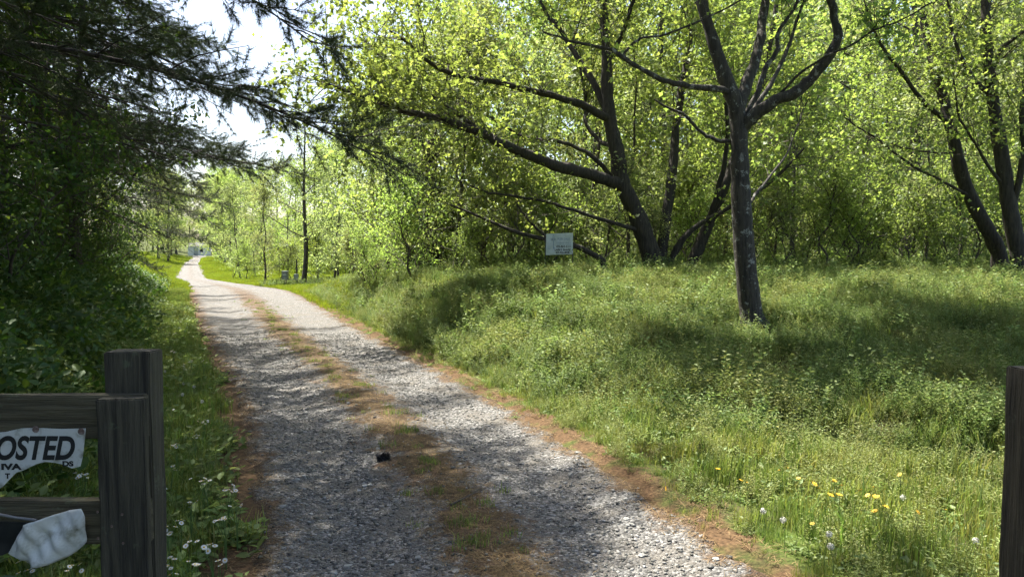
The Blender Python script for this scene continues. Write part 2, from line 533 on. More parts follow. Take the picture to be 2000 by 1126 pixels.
def track_mat():
    m, N, L = new_mat('gravel_and_needles')
    out = N.new('ShaderNodeOutputMaterial')
    b = N.new('ShaderNodeBsdfPrincipled')
    b.inputs['Roughness'].default_value = 0.92
    b.inputs['Specular IOR Level'].default_value = 0.2
    tc = N.new('ShaderNodeTexCoord')
    v = N.new('ShaderNodeTexVoronoi')
    v.inputs['Scale'].default_value = 62
    v.inputs['Randomness'].default_value = 1
    L.new(tc.outputs['Object'], v.inputs['Vector'])
    sep = N.new('ShaderNodeSeparateColor')
    L.new(v.outputs['Color'], sep.inputs[0])
    rg = ramp(N, [(0, (.055, .053, .049)), (.45, (.12, .116, .108)), (.8, (.185, .18, .168)), (1, (.32, .31, .29))])
    L.new(sep.outputs[0], rg.inputs[0])
    nf = N.new('ShaderNodeTexNoise')
    nf.inputs['Scale'].default_value = 130
    nf.inputs['Detail'].default_value = 3
    L.new(tc.outputs['Object'], nf.inputs['Vector'])
    # fine dusty patches between stones
    nd = N.new('ShaderNodeTexNoise')
    nd.inputs['Scale'].default_value = 2.2
    nd.inputs['Detail'].default_value = 7
    nd.inputs['Roughness'].default_value = .65
    L.new(tc.outputs['Object'], nd.inputs['Vector'])
    rd = ramp(N, [(.46, (0, 0, 0)), (.62, (1, 1, 1))])
    L.new(nd.outputs['Fac'], rd.inputs[0])
    mulf = N.new('ShaderNodeMath')
    mulf.operation = 'MULTIPLY'
    mulf.inputs[1].default_value = .65
    L.new(rd.outputs[0], mulf.inputs[0])
    mx0 = N.new('ShaderNodeMix')
    mx0.data_type = 'RGBA'
    L.new(mulf.outputs[0], mx0.inputs[0])
    L.new(rg.outputs[0], mx0.inputs[6])
    rdust = ramp(N, [(.3, (.10, .088, .07)), (.7, (.19, .17, .14))])
    L.new(nf.outputs['Fac'], rdust.inputs[0])
    L.new(rdust.outputs[0], mx0.inputs[7])
    # needle strips: centre and edges
    at = N.new('ShaderNodeAttribute')
    at.attribute_name = 'u'
    nw = N.new('ShaderNodeTexNoise')
    nw.inputs['Scale'].default_value = 2.6
    nw.inputs['Detail'].default_value = 8
    nw.inputs['Roughness'].default_value = .68
    L.new(tc.outputs['Object'], nw.inputs['Vector'])

    def math_(op, a, bb=None, c=None):
        n = N.new('ShaderNodeMath')
        n.operation = op
        for i, s in enumerate((a, bb, c)):
            if s is None:
                continue
            if isinstance(s, (int, float)):
                n.inputs[i].default_value = s
            else:
                L.new(s, n.inputs[i])
        return n.outputs[0]
    wob = math_('MULTIPLY_ADD', nw.outputs['Fac'], 1.1, -.55)
    absu = math_('ABSOLUTE', at.outputs['Fac'])
    cen = math_('ADD', absu, wob)
    mc = N.new('ShaderNodeMapRange')
    mc.interpolation_type = 'SMOOTHSTEP'
    mc.inputs['From Min'].default_value = .24
    mc.inputs['From Max'].default_value = .10
    L.new(cen, mc.inputs[0])
    me_ = N.new('ShaderNodeMapRange')
    me_.interpolation_type = 'SMOOTHSTEP'
    me_.inputs['From Min'].default_value = .80
    me_.inputs['From Max'].default_value = .93
    L.new(math_('MULTIPLY_ADD', wob, .7, absu), me_.inputs[0])
    at2 = N.new('ShaderNodeAttribute')
    at2.attribute_name = 'needles'
    msk = math_('MULTIPLY', math_('MAXIMUM', mc.outputs[0], me_.outputs[0]), at2.outputs['Fac'])
    rn = ramp(N, [(.3, (.04, .026, .016)), (.5, (.095, .058, .03)), (.72, (.18, .11, .055))])
    nn = N.new('ShaderNodeTexNoise')
    nn.inputs['Scale'].default_value = 38
    nn.inputs['Detail'].default_value = 5
    nn.inputs['Distortion'].default_value = 2.5
    L.new(tc.outputs['Object'], nn.inputs['Vector'])
    L.new(nn.outputs['Fac'], rn.inputs[0])
    mx1 = N.new('ShaderNodeMix')
    mx1.data_type = 'RGBA'
    L.new(math_('MULTIPLY', msk, .88), mx1.inputs[0])
    L.new(mx0.outputs[2], mx1.inputs[6])
    L.new(rn.outputs[0], mx1.inputs[7])
    L.new(mx1.outputs[2], b.inputs['Base Color'])
    bp = N.new('ShaderNodeBump')
    bp.inputs['Strength'].default_value = .9
    bp.inputs['Distance'].default_value = .018
    hgt = math_('MULTIPLY_ADD', v.outputs['Distance'], -1.0, 0.5)
    hg2 = math_('MULTIPLY_ADD', nf.outputs['Fac'], .35, hgt)
    L.new(hg2, bp.inputs['Height'])
    L.new(bp.outputs[0], b.inputs['Normal'])
    L.new(b.outputs[0], out.inputs[0])
    return m


idx = np.arange(len(ry) * len(ru)).reshape(len(ry), len(ru))
rF = np.stack([idx[:-1, :-1], idx[:-1, 1:], idx[1:, 1:], idx[1:, :-1]], -1).reshape(-1, 4)
track = tag(link('gravel_track', mesh_np('gravel_track', np.stack([RX, RY, RZ], -1).reshape(-1, 3), rF, track_mat(), True, {'u': RU.ravel(), 'needles': np.interp(RY, [24, 48], [1, .2]).ravel()})), kind='structure')

# stones: shared lumpy meshes for the biggest, one part for the mass of small gravel
CUBE = np.array([[-1, -1, -1], [1, -1, -1], [1, 1, -1], [-1, 1, -1], [-1, -1, 1], [1, -1, 1], [1, 1, 1], [-1, 1, 1]], float) * .5
CF = np.array([[0, 2, 1], [0, 3, 2], [4, 5, 6], [4, 6, 7], [0, 1, 5], [0, 5, 4], [1, 2, 6], [1, 6, 5], [2, 3, 7], [2, 7, 6], [3, 0, 4], [3, 4, 7]])


def stone_cloud(x, y, size, rng, sink=.12):
    n = len(x)
    V = CUBE[None] * rng.uniform(.55, 1.1, (n, 8, 1)) + rng.normal(0, .10, (n, 8, 3))
    V[:, :, 2] *= .55
    V[:, :, 0] *= rng.uniform(.75, 1.4, (n, 1))
    a = rng.uniform(0, 6.28, n)
    ca, sa = np.cos(a)[:, None], np.sin(a)[:, None]
    X = V[:, :, 0] * ca - V[:, :, 1] * sa
    Y = V[:, :, 0] * sa + V[:, :, 1] * ca
    Z = V[:, :, 2] + rng.normal(0, .16, (n, 1)) * X
    P = np.stack([X, Y, Z], -1) * size[:, None, None]
    P += np.stack([x, y, road_z(x, y) + size * sink], -1)[:, None]
    F = (np.arange(n)[:, None, None] * 8 + CF[None]).reshape(-1, 3)
    return P.reshape(-1, 3), F


def track_points(n, rng, y0, y1, power=1.6):
    y = y0 + (y1 - y0) * rng.random(n) ** power
    band = rng.random(n)
    u = np.where(band < .45, rng.normal(-.50, .20, n), np.where(band < .9, rng.normal(.50, .20, n), rng.uniform(-.95, .95, n)))
    u = np.clip(u, -.97, .97)
    return XC(y) + u * HW(y), y


sx, sy = track_points(20000, RNG, 2.2, 15)
ssz = .006 + .015 * RNG.random(len(sx)) ** 2.4 + .0004 * sy
V, F = stone_cloud(sx, sy, ssz, RNG)
tag(link('gravel', mesh_np('gravel', V, F, M['stone']), track), kind='stuff')
stone_protos = []
for i in range(4):
    r = np.random.default_rng(100 + i)
    import bmesh
    bm = bmesh.new()
    bmesh.ops.create_icosphere(bm, subdivisions=1, radius=.5)
    for vv in bm.verts:
        vv.co *= r.uniform(.72, 1.08)
        vv.co.z *= .5
        vv.co.x *= 1.2
    me = bpy.data.meshes.new('stone')
    bm.to_mesh(me)
    bm.free()
    me.materials.append(M['stone'])
    stone_protos.append(me)
sx, sy = track_points(230, RNG, 2.6, 8.5, 1.5)
for i in range(len(sx)):
    s = RNG.uniform(.024, .048)
    link('stone', stone_protos[i % 4], track, (sx[i], sy[i], float(road_z(sx[i], sy[i])) + s * .1), (RNG.normal(0, .2), RNG.normal(0, .2), RNG.uniform(0, 6.28)), (s, s, s))

# pine needle litter on the middle strip and the edges
n = 52000
y = 2.2 + 17 * RNG.random(n) ** 1.5
pick = RNG.random(n)
u = np.where(pick < .56, RNG.normal(0, .115, n), np.where(pick < .78, -.98 + RNG.normal(0, .12, n), .97 + RNG.normal(0, .08, n)))
x = XC(y) + u * HW(y)
keep = (bumps(x, y, .9) + bumps(x + 7, y, .31) + RNG.normal(0, .5, n)) > -.75
x, y, u = x[keep], y[keep], u[keep]
n = len(x)
z = np.where(np.abs(u) < 1.0, road_z(x, y), gz(x, y)) + RNG.uniform(.002, .014, n)
z = np.maximum(z, gz(x, y) - .055)
a = RNG.uniform(0, 6.28, n)
ln = RNG.uniform(.05, .10, n)
d = np.stack([np.cos(a), np.sin(a), RNG.normal(0, .10, n)], -1) * ln[:, None]
wd = np.stack([-np.sin(a), np.cos(a), np.zeros(n)], -1) * (.0011 + .00022 * y)[:, None]
P = np.stack([x, y, z], -1)
V = np.stack([P - wd, P + wd, P + d], 1).reshape(-1, 3)
tag(link('pine_needle_litter', mesh_np('pine_needle_litter', V, np.arange(3 * n).reshape(-1, 3), M['litter'])), 'brown fallen pine needles strewn along the middle and edges of the gravel track', 'pine needles', kind='stuff')

# ------------------------------------------------------------------ trees
def sprout(rng, tb, pts, t0, n, L, leafP, leafD, up=.35, sub=5, step=.07, tanw=.55, spread=.6, droop=.12, subl=.45, t1=1.0, bare=0.0, mult=1, jr=.08):
    """twigs with sub-twigs along a limb; collects leaf anchors"""
    pts = np.asarray(pts, float)
    seg = np.linalg.norm(np.diff(pts, axis=0), axis=1)
    s = np.concatenate([[0], np.cumsum(seg)])
    tan = nrm(np.gradient(pts, axis=0))
    for i in range(n):
        t = rng.uniform(t0, t1)
        p = np.array([np.interp(t * s[-1], s, pts[:, k]) for k in range(3)])
        tg = np.array([np.interp(t * s[-1], s, tan[:, k]) for k in range(3)])
        d = nrm(tg * tanw + rng.normal(0, spread, 3) + np.array([0, 0, up]))
        ln = L * rng.uniform(.45, 1.15)
        c = [p]
        for k in range(4):
            c.append(c[-1] + d * ln / 4)
            d = nrm(d + rng.normal(0, .16, 3) + np.array([0, 0, -droop * (k * .4)]))
        c = np.array(c)
        r0 = .0055 * ln + .003
        tb.add(c, np.linspace(r0, .002, 5), 3)
        for j in range(sub):
            f = rng.uniform(.25, 1.0)
            q = np.array([np.interp(f * 4, np.arange(5), c[:, k]) for k in range(3)])
            tg2 = nrm(c[min(4, int(f * 4) + 1)] - c[int(f * 4) if f < 1 else 3])
            d2 = nrm(tg2 * .6 + rng.normal(0, .55, 3) + np.array([0, 0, .05]))
            l2 = ln * subl * rng.uniform(.6, 1.2)
            q2 = q + d2 * l2 + np.array([0, 0, -droop * l2 * .6])
            qm = (q + q2) / 2 + np.array([0, 0, .06 * l2])
            tb.add(np.array([q, qm, q2]), [.0035, .0028, .0015], 3)
            if rng.random() < bare:
                continue
            m = max(2, int(l2 / step))
            tt = np.linspace(.15, 1, m)[:, None]
            a = q * (1 - tt) ** 2 + 2 * qm * tt * (1 - tt) + q2 * tt ** 2
            side = nrm(rng.normal(0, 1, (m, 3)))
            leafP.append(a + side * .012)
            leafD.append(d2[None] * .6 + side * .8)
            for _ in range(mult - 1):
                side = nrm(rng.normal(0, 1, (m, 3)))
                leafP.append(a + rng.normal(0, jr, (m, 3)))
                leafD.append(d2[None] * .5 + side * .8)


def limb_line(pix, n=None):
    """pix: list of (px, py, Y)"""
    P = np.array([W(*p) for p in pix])
    return smooth_line(P, n or max(8, len(pix) * 4))


def flare(pts, r, base_extra, h=.5):
    d = np.linalg.norm(pts - pts[0], axis=1)
    return r + base_extra * np.exp(-(d / h) ** 2 * 3)


def build_pixel_tree(name, label, limbs, leafmat, bark, seed, Ydepth, group=None, base_extra=.06, leaf_size=.095, cat='tree', shape=LOBED, thin=.80):
    """limbs: list of dict(pix, r0, r1 in photo pixels, twigs=(t0,n,L)); first is the trunk; world = metres at its own distance"""
    rng = np.random.default_rng(seed)
    lines = []
    for i, lb in enumerate(limbs):
        pts = limb_line(lb['pix'])
        if i:
            wob = rng.normal(0, 1, (len(pts), 3)).cumsum(0) * .012
            wob -= np.linspace(0, 1, len(pts))[:, None] * wob[-1]
            pts = pts + wob
        lines.append(pts)
    base = lines[0][0].copy()
    base[2] = float(gz(base[0], base[1])) - .05
    root = thing(name, label, cat, tuple(base), 0, group)
    LP, LD = [], []
    tw = Tubes()
    for i, (lb, pts) in enumerate(zip(limbs, lines)):
        loc = pts - base
        if lb.get('ground'):
            loc[0, 2] = -.1
        k = lb['pix'][0][2] / 1400
        rad = np.linspace(1, 0, len(loc)) ** .9 * (lb['r0'] - lb['r1']) * k + lb['r1'] * k
        if lb.get('ground'):
            rad = flare(loc, rad, base_extra)
        rad = rad * (1 + rng.normal(0, .05, len(rad))) * thin
        tb = Tubes()
        tb.add(loc, rad, 14 if lb['r0'] > 12 else 8)
        link('trunk' if i == 0 else 'limb', tb.mesh(name + '_wood', bark), root)
        if 'tw' in lb:
            for (t0, nn, L, kw) in lb['tw']:
                sprout(rng, tw, loc, t0, nn, L, LP, LD, **kw)
    if tw.n:
        tag(link('twigs', tw.mesh(name + '_twigs', M['twig']), root), kind='stuff')
    if LP:
        V, F = leaf_geo(np.concatenate(LP), np.concatenate(LD), leaf_size, rng, shape, .75)
        tag(link('crown', mesh_np(name + '_leaves', V, F, leafmat), root), kind='stuff')
    return root


Y1 = 10.9
front = [
    dict(pix=[(1474, 655, Y1), (1463, 580, Y1), (1453, 480, Y1), (1447, 380, Y1), (1444, 280, Y1), (1440, 225, Y1), (1432, 190, Y1), (1412, 140, Y1 + .1), (1388, 65, Y1 + .2), (1370, 0, Y1 + .3), (1352, -130, Y1 + .5), (1325, -330, Y1 + .6), (1310, -480, Y1 + .6)], r0=25, r1=7, ground=True, tw=[(.66, 60, 2.0, dict(up=.2, mult=3))]),
    dict(pix=[(1438, 215, Y1 + .05), (1452, 160, Y1 + .2), (1470, 100, Y1 + .4), (1487, 35, Y1 + .6), (1503, -50, Y1 + .8), (1545, -230, Y1 + 1.1), (1575, -420, Y1 + 1.2)], r0=15, r1=4, tw=[(.42, 50, 1.9, dict(up=.2, mult=3))]),
    dict(pix=[(1446, 250, Y1), (1480, 216, Y1 - .1), (1522, 190, Y1 - .25), (1568, 162, Y1 - .35), (1608, 118, Y1 - .5), (1637, 62, Y1 - .6), (1634, 20, Y1 - .6), (1612, -60, Y1 - .7), (1605, -220, Y1 - .9), (1620, -380, Y1 - 1)], r0=15, r1=4.5, tw=[(.62, 46, 2.0, dict(up=.2, mult=3)), (.3, 6, .9, dict(sub=3))]),
    dict(pix=[(1452, 235, Y1 + .1), (1478, 185, Y1 + .25), (1505, 130, Y1 + .4), (1526, 92, Y1 + .5), (1520, 62, Y1 + .55), (1545, 20, Y1 + .7), (1575, -60, Y1 + .9)], r0=7, r1=3, tw=[(.5, 10, 1.2, dict())]),
    dict(pix=[(1455, 240, Y1 + .1), (1500, 165, Y1 + .5), (1535, 95, Y1 + .9), (1560, 20, Y1 + 1.2), (1600, -90, Y1 + 1.5)], r0=6, r1=2.5, tw=[(.5, 10, 1.2, dict())]),
    dict(pix=[(1432, 185, Y1), (1395, 174, Y1 - .1), (1335, 169, Y1 - .2), (1292, 160, Y1 - .3), (1235, 128, Y1 - .4), (1175, 98, Y1 - .5), (1125, 90, Y1 - .6), (1060, 62, Y1 - .7)], r0=8.5, r1=1.8, tw=[(.45, 14, .8, dict(sub=3, bare=.55))]),
    dict(pix=[(1216, 114, Y1 - .42), (1226, 96, Y1 - .45), (1252, 76, Y1 - .5), (1320, 58, Y1 - .6), (1400, 26, Y1 - .7), (1460, -6, Y1 - .8)], r0=3.6, r1=1.6, tw=[(.3, 6, .6, dict(sub=3, bare=.5))]),
    dict(pix=[(1440, 275, Y1), (1405, 271, Y1 + .1), (1370, 258, Y1 + .2), (1330, 225, Y1 + .3), (1278, 194, Y1 + .4)], r0=5.5, r1=2.2, tw=[(.5, 5, .5, dict(sub=2, bare=.6))]),
    dict(pix=[(1515, 195, Y1 - .2), (1575, 140, Y1 - .5), (1650, 95, Y1 - .8), (1730, 55, Y1 - 1.0), (1820, 5, Y1 - 1.2)], r0=3.2, r1=1.5, tw=[(.45, 12, .8, dict(sub=3))]),
    dict(pix=[(1462, 400, Y1 + .05), (1500, 350, Y1 + .5), (1545, 285, Y1 + 1.0), (1575, 200, Y1 + 1.4)], r0=3.5, r1=1.4, tw=[(.3, 14, .9, dict(sub=4))]),
    dict(pix=[(1366, -20, Y1 + .3), (1290, -140, Y1 + .2), (1170, -250, Y1 + .3), (1040, -340, Y1 + .5), (930, -380, Y1 + .8)], r0=7, r1=2, tw=[(.35, 60, 1.9, dict(mult=3))]),
    dict(pix=[(1350, -150, Y1 + .5), (1370, -330, Y1 - .4), (1420, -560, Y1 - 1.5), (1480, -760, Y1 - 2.4)], r0=6, r1=2, tw=[(.3, 50, 1.8, dict(mult=3))]),
    dict(pix=[(1606, -200, Y1 - .9), (1720, -300, Y1 - .8), (1850, -380, Y1 - .5), (1960, -460, Y1 - .2)], r0=6, r1=2, tw=[(.2, 56, 1.8, dict(mult=3))]),
    dict(pix=[(1500, -30, Y1 + .8), (1440, -200, Y1 + 1.6), (1380, -330, Y1 + 2.4), (1330, -420, Y1 + 3.0)], r0=6, r1=2, tw=[(.3, 50, 1.8, dict(mult=3))]),
]
build_pixel_tree('maple_tree', 'forked maple with dark lichen-flecked trunk standing alone on the grassy slope', front, M['maple_leaf'], M['bark_lichen'], 3, Y1, base_extra=.13, thin=.86)

Y2 = 17.0
big = [
    dict(pix=[(1280, 525, Y2), (1264, 475, Y2), (1242, 415, Y2), (1214, 355, Y2), (1206, 300, Y2), (1192, 240, Y2 + .1), (1186, 180, Y2 + .2), (1184, 100, Y2 + .3), (1178, 0, Y2 + .5), (1168, -150, Y2 + .7), (1160, -280, Y2 + .8)], r0=25, r1=6, ground=True, tw=[(.52, 60, 2.6, dict(up=.2))]),
    dict(pix=[(1214, 362, Y2), (1165, 346, Y2 - .3), (1100, 328, Y2 - .7), (1040, 305, Y2 - 1.0), (980, 280, Y2 - 1.4), (930, 256, Y2 - 1.7), (880, 236, Y2 - 2.0), (820, 220, Y2 - 2.3), (760, 205, Y2 - 2.6), (715, 185, Y2 - 2.8), (640, 165, Y2 - 3.1)], r0=15, r1=2.5, tw=[(.28, 70, 2.0, dict(up=.15, droop=.2)), (.75, 34, 1.5, dict(droop=.3))]),
    dict(pix=[(955, 266, Y2 - 1.55), (905, 226, Y2 - 1.4), (862, 196, Y2 - 1.3), (815, 168, Y2 - 1.2), (750, 120, Y2 - 1.1), (700, 70, Y2 - 1.0)], r0=6.5, r1=2, tw=[(.25, 44, 1.7, dict(up=.2, droop=.2))]),
    dict(pix=[(1190, 232, Y2 + .1), (1140, 207, Y2 - .1), (1090, 190, Y2 - .4), (1030, 175, Y2 - .7), (960, 160, Y2 - 1.1), (900, 150, Y2 - 1.4), (850, 132, Y2 - 1.7), (800, 92, Y2 - 2.0), (760, 60, Y2 - 2.2)], r0=10, r1=2, tw=[(.3, 56, 1.9, dict(up=.2))]),
    dict(pix=[(1188, 222, Y2 + .15), (1152, 155, Y2 + .4), (1126, 112, Y2 + .7), (1090, 60, Y2 + 1.0), (1058, 15, Y2 + 1.3), (1020, -60, Y2 + 1.6), (970, -140, Y2 + 1.8)], r0=9, r1=2.5, tw=[(.35, 56, 2.0, dict(up=.2))]),
    dict(pix=[(1196, 345, Y2 + .1), (1150, 302, Y2 + .2), (1082, 276, Y2 + .5), (1020, 266, Y2 + .8), (960, 226, Y2 + 1.1), (910, 196, Y2 + 1.4), (860, 180, Y2 + 1.6)], r0=6, r1=1.8, tw=[(.3, 36, 1.6, dict())]),
    dict(pix=[(1244, 448, Y2 - .1), (1190, 431, Y2 - .4), (1120, 411, Y2 - .8), (1060, 396, Y2 - 1.1), (1000, 386, Y2 - 1.4), (940, 372, Y2 - 1.7), (880, 345, Y2 - 1.9)], r0=5, r1=1.5, tw=[(.25, 26, 1.2, dict(droop=.25))]),
    dict(pix=[(1288, 520, Y2 + .3), (1296, 450, Y2 + .4), (1308, 350, Y2 + .6), (1318, 260, Y2 + .9), (1330, 180, Y2 + 1.1), (1345, 80, Y2 + 1.4), (1370, -60, Y2 + 1.7)], r0=15, r1=5, ground=True, tw=[(.4, 60, 2.2, dict(up=.15))]),
    dict(pix=[(1205, 290, Y2 + .1), (1172, 275, Y2 + .6), (1145, 240, Y2 + 1.0), (1140, 180, Y2 + 1.4), (1120, 60, Y2 + 1.9)], r0=6, r1=2.5, tw=[(.3, 34, 1.8, dict())]),
    dict(pix=[(1186, 120, Y2 + .3), (1215, 60, Y2 + .1), (1240, -10, Y2 - .2), (1280, -100, Y2 - .4)], r0=6, r1=3, tw=[(.2, 30, 1.7, dict())]),
]
build_pixel_tree('maple_tree', 'large spreading maple with long low limbs reaching over the for sale sign', big, M['maple_leaf'], M['bark'], 4, Y2, base_extra=.18, leaf_size=.11)

Y3 = 17.6
build_pixel_tree('leaning_tree', 'slim dark tree leaning right from two stems beside the spreading maple', [
    dict(pix=[(1348, 525, Y3), (1372, 465, Y3), (1400, 400, Y3), (1426, 335, Y3 + .1), (1455, 250, Y3 + .3), (1490, 150, Y3 + .5), (1515, 20, Y3 + .8), (1530, -120, Y3 + 1)], r0=15, r1=4, ground=True, tw=[(.42, 60, 2.0, dict(up=.15))]),
    dict(pix=[(1385, 432, Y3 - .1), (1402, 370, Y3 - .3), (1414, 310, Y3 - .5), (1420, 220, Y3 - .8), (1400, 110, Y3 - 1.0)], r0=8, r1=3, tw=[(.4, 36, 1.6, dict())]),
    dict(pix=[(1302, 518, Y3 - .4), (1335, 468, Y3 - .5), (1366, 440, Y3 - .6), (1430, 405, Y3 - .8), (1500, 360, Y3 - .9), (1570, 290, Y3 - 1.0)], r0=9, r1=2.5, ground=True, tw=[(.4, 30, 1.4, dict())]),
], M['maple_leaf'], M['bark'], 5, Y3, base_extra=.05)
build_pixel_tree('fallen_limb', 'dark dead limb slanting down behind the for sale sign into the grass', [
    dict(pix=[(1185, 512, Y2 - .6), (1150, 492, Y2 - .7), (1118, 478, Y2 - .8), (1060, 466, Y2 - .9), (1000, 450, Y2 - 1.0), (930, 420, Y2 - 1.0), (880, 400, Y2 - 1.0)], r0=8, r1=2, ground=True, tw=[(.4, 12, .9, dict(sub=3, bare=.8))]),
    dict(pix=[(1085, 472, Y2 - .85), (1040, 440, Y2 - .9), (1010, 400, Y2 - .9)], r0=4, r1=2, tw=[(.3, 5, .6, dict(sub=3, bare=.9))])], M['maple_leaf'], M['bark'], 15, Y2, cat='branch', base_extra=0)
Y4 = 16.5
build_pixel_tree('woodland_tree', 'dark leaning tree with a long bare side branch at the wood edge', [
    dict(pix=[(1955, 505, Y4), (1938, 465, Y4), (1905, 405, Y4), (1878, 340, Y4), (1860, 262, Y4), (1842, 190, Y4 + .2), (1818, 105, Y4 + .4), (1800, 20, Y4 + .6), (1788, -120, Y4 + .8)], r0=19, r1=6, ground=True, tw=[(.45, 60, 2.2, dict(up=.1))]),
    dict(pix=[(1853, 238, Y4), (1802, 192, Y4 - .3), (1762, 132, Y4 - .6), (1718, 75, Y4 - .9), (1690, 10, Y4 - 1.2)], r0=6, r1=2, tw=[(.4, 26, 1.5, dict())]),
    dict(pix=[(1898, 388, Y4), (1830, 352, Y4 - .4), (1760, 312, Y4 - .8), (1690, 258, Y4 - 1.2), (1650, 230, Y4 - 1.4)], r0=3.5, r1=1.4, tw=[(.2, 34, 1.2, dict(up=.05, droop=.2))]),
    dict(pix=[(1868, 300, Y4), (1790, 290, Y4 - .4), (1720, 275, Y4 - .8)], r0=3, r1=1.4, tw=[(.2, 22, 1.2, dict(up=.05, droop=.2))]),
], M['maple_leaf'], M['bark'], 6, Y4, base_extra=.08)
build_pixel_tree('woodland_tree', 'straight grey-barked tree with steep forks behind the right gate post', [
    dict(pix=[(1995, 515, Y4 - .6), (1978, 440, Y4 - .6), (1962, 340, Y4 - .6), (1946, 240, Y4 - .5), (1934, 150, Y4 - .4), (1926, 40, Y4 - .3), (1920, -120, Y4)], r0=20, r1=8, ground=True, tw=[(.45, 56, 2.2, dict(up=.1))]),
    dict(pix=[(1940, 190, Y4 - .5), (1892, 142, Y4 - .8), (1862, 80, Y4 - 1.1), (1850, 0, Y4 - 1.3)], r0=6, r1=2.2, tw=[(.35, 26, 1.5, dict())]),
    dict(pix=[(1938, 145, Y4 - .4), (1960, 95, Y4 - .7), (2010, 55, Y4 - 1.0), (2060, 30, Y4 - 1.2)], r0=5, r1=2.2, tw=[(.35, 22, 1.4, dict())]),
    dict(pix=[(1962, 360, Y4 - .6), (1915, 290, Y4 - 1.0), (1880, 230, Y4 - 1.4), (1860, 150, Y4 - 1.6)], r0=4, r1=1.5, tw=[(.3, 24, 1.3, dict())]),
    dict(pix=[(1975, 420, Y4 - .6), (2000, 310, Y4 - .9), (1995, 230, Y4 - 1.0), (2015, 120, Y4 - 1.2)], r0=8, r1=4, tw=[(.35, 24, 1.4, dict())]),
], M['maple_leaf'], M['bark'], 7, Y4, base_extra=.08)


# generic woodland trees: prototypes, then copies
def proto_tree(seed, H, r, crown0, nl, L, spread_ang, twn, leaf, leafmat, lean=.3, shape=RHOMB, step=.11, droop=.15, bare=0.0, mult=3, jr=.13):
    rng = np.random.default_rng(seed)
    P = [np.zeros(3)]
    for k in range(6):
        P.append(P[-1] + np.array([rng.normal(0, lean * .35), rng.normal(0, lean * .35), H / 6]))
    tr = smooth_line(P, 18)
    wood, tw = Tubes(), Tubes()
    wood.add(tr, flare(tr, np.linspace(r, .012, 18), r * .5), 9)
    LP, LD = [], []
    for i in range(nl):
        f = crown0 + (1 - crown0) * (i + rng.random()) / nl * .97
        p = np.array([np.interp(f * 17, np.arange(18), tr[:, k]) for k in range(3)])
        a = i * 2.4 + rng.normal(0, .4)
        el = spread_ang + rng.normal(0, .18) + .35 * f
        ln = L * (1.12 - .75 * ((f - crown0) / (1 - crown0)) ** 1.3) * rng.uniform(.7, 1.15)
        d = np.array([math.cos(a) * math.cos(el), math.sin(a) * math.cos(el), math.sin(el)])
        c = [p]
        for k in range(5):
            c.append(c[-1] + d * ln / 5)
            d = nrm(d + rng.normal(0, .13, 3) + np.array([0, 0, .05]))
        c = np.array(c)
        wood.add(c, np.linspace(max(.012, r * .34 * (1.1 - f)), .006, 6), 5)
        sprout(rng, tw, c, .22, twn, L * .42, LP, LD, up=.15, sub=5, step=step, droop=droop, bare=bare, mult=mult, jr=jr)
    sprout(rng, tw, tr[-6:], .1, twn * 2, L * .4, LP, LD, up=.3, sub=5, step=step, bare=bare, mult=mult, jr=jr)
    V, F = leaf_geo(np.concatenate(LP), np.concatenate(LD), leaf, rng, shape, .8)
    return (wood.mesh('tree_wood', M['bark_far']), tw.mesh('tree_twigs', M['twig']), mesh_np('tree_leaves', V, F, leafmat))


def put_tree(name, proto, label, group, x, y, rz, s, cat='tree', sink=.12, sz=None):
    root = thing(name, label, cat, (x, y, float(gz(x, y)) - sink), rz, group)
    root.scale = (s, s, sz or s)
    link('trunk', proto[0], root)
    tag(link('twigs', proto[1], root), kind='stuff')
    tag(link('crown', proto[2], root), kind='stuff')
    return root


tall = [proto_tree(20 + i, 13, .16, .24, 16, 3.6, .35, 8, .16, M['wood_leaf'] if i != 2 else M['pale_leaf'], step=.13) for i in range(4)]
young = [proto_tree(40 + i, 6.5, .06, .10, 13, 1.9, .45, 7, .11, [M['pale_leaf'], M['wood_leaf'], M['maple_leaf']][i], step=.10) for i in range(3)]
bush = [proto_tree(60 + i, 2.6, .03, .03, 13, 1.4, .75, 5, .085, [M['wood_leaf'], M['maple_leaf'], M['pale_leaf']][i], lean=.5, step=.075) for i in range(3)]
R2 = np.random.default_rng(77)
placed = []


def free(x, y, dmin):
    for (a, b) in placed:
        if (a - x) ** 2 + (b - y) ** 2 < dmin * dmin:
            return False
    placed.append((x, y))
    return True


LAB_T = 'tall spring-green tree in the wood behind the grassy bank'
LAB_Y = 'slender young tree with pale leaves at the front of the wood'
LAB_B = 'leafy green bush in the undergrowth along the top of the bank'
cnt = 0
for tries in range(900):
    if cnt >= 40:
        break
    y = R2.uniform(25.5, 48)
    px = R2.uniform(760, 2250)
    x = (px - 1000) / 1400 * y
    if free(x, y, 2.7):
        put_tree('woodland_tree', tall[cnt % 4], LAB_T, 'tall trees in the wood behind the bank', x, y, R2.uniform(0, 6.28), R2.uniform(.85, 1.3))
        cnt += 1
cnt = 0
for tries in range(900):
    if cnt >= 46:
        break
    y = R2.uniform(18.8, 29)
    px = R2.uniform(720, 2150)
    x = (px - 1000) / 1400 * y
    if free(x, y, 1.5):
        put_tree('young_tree', young[cnt % 3], LAB_Y, 'young trees at the front of the wood', x, y, R2.uniform(0, 6.28), R2.uniform(.7, 1.15))
        cnt += 1
cnt = 0
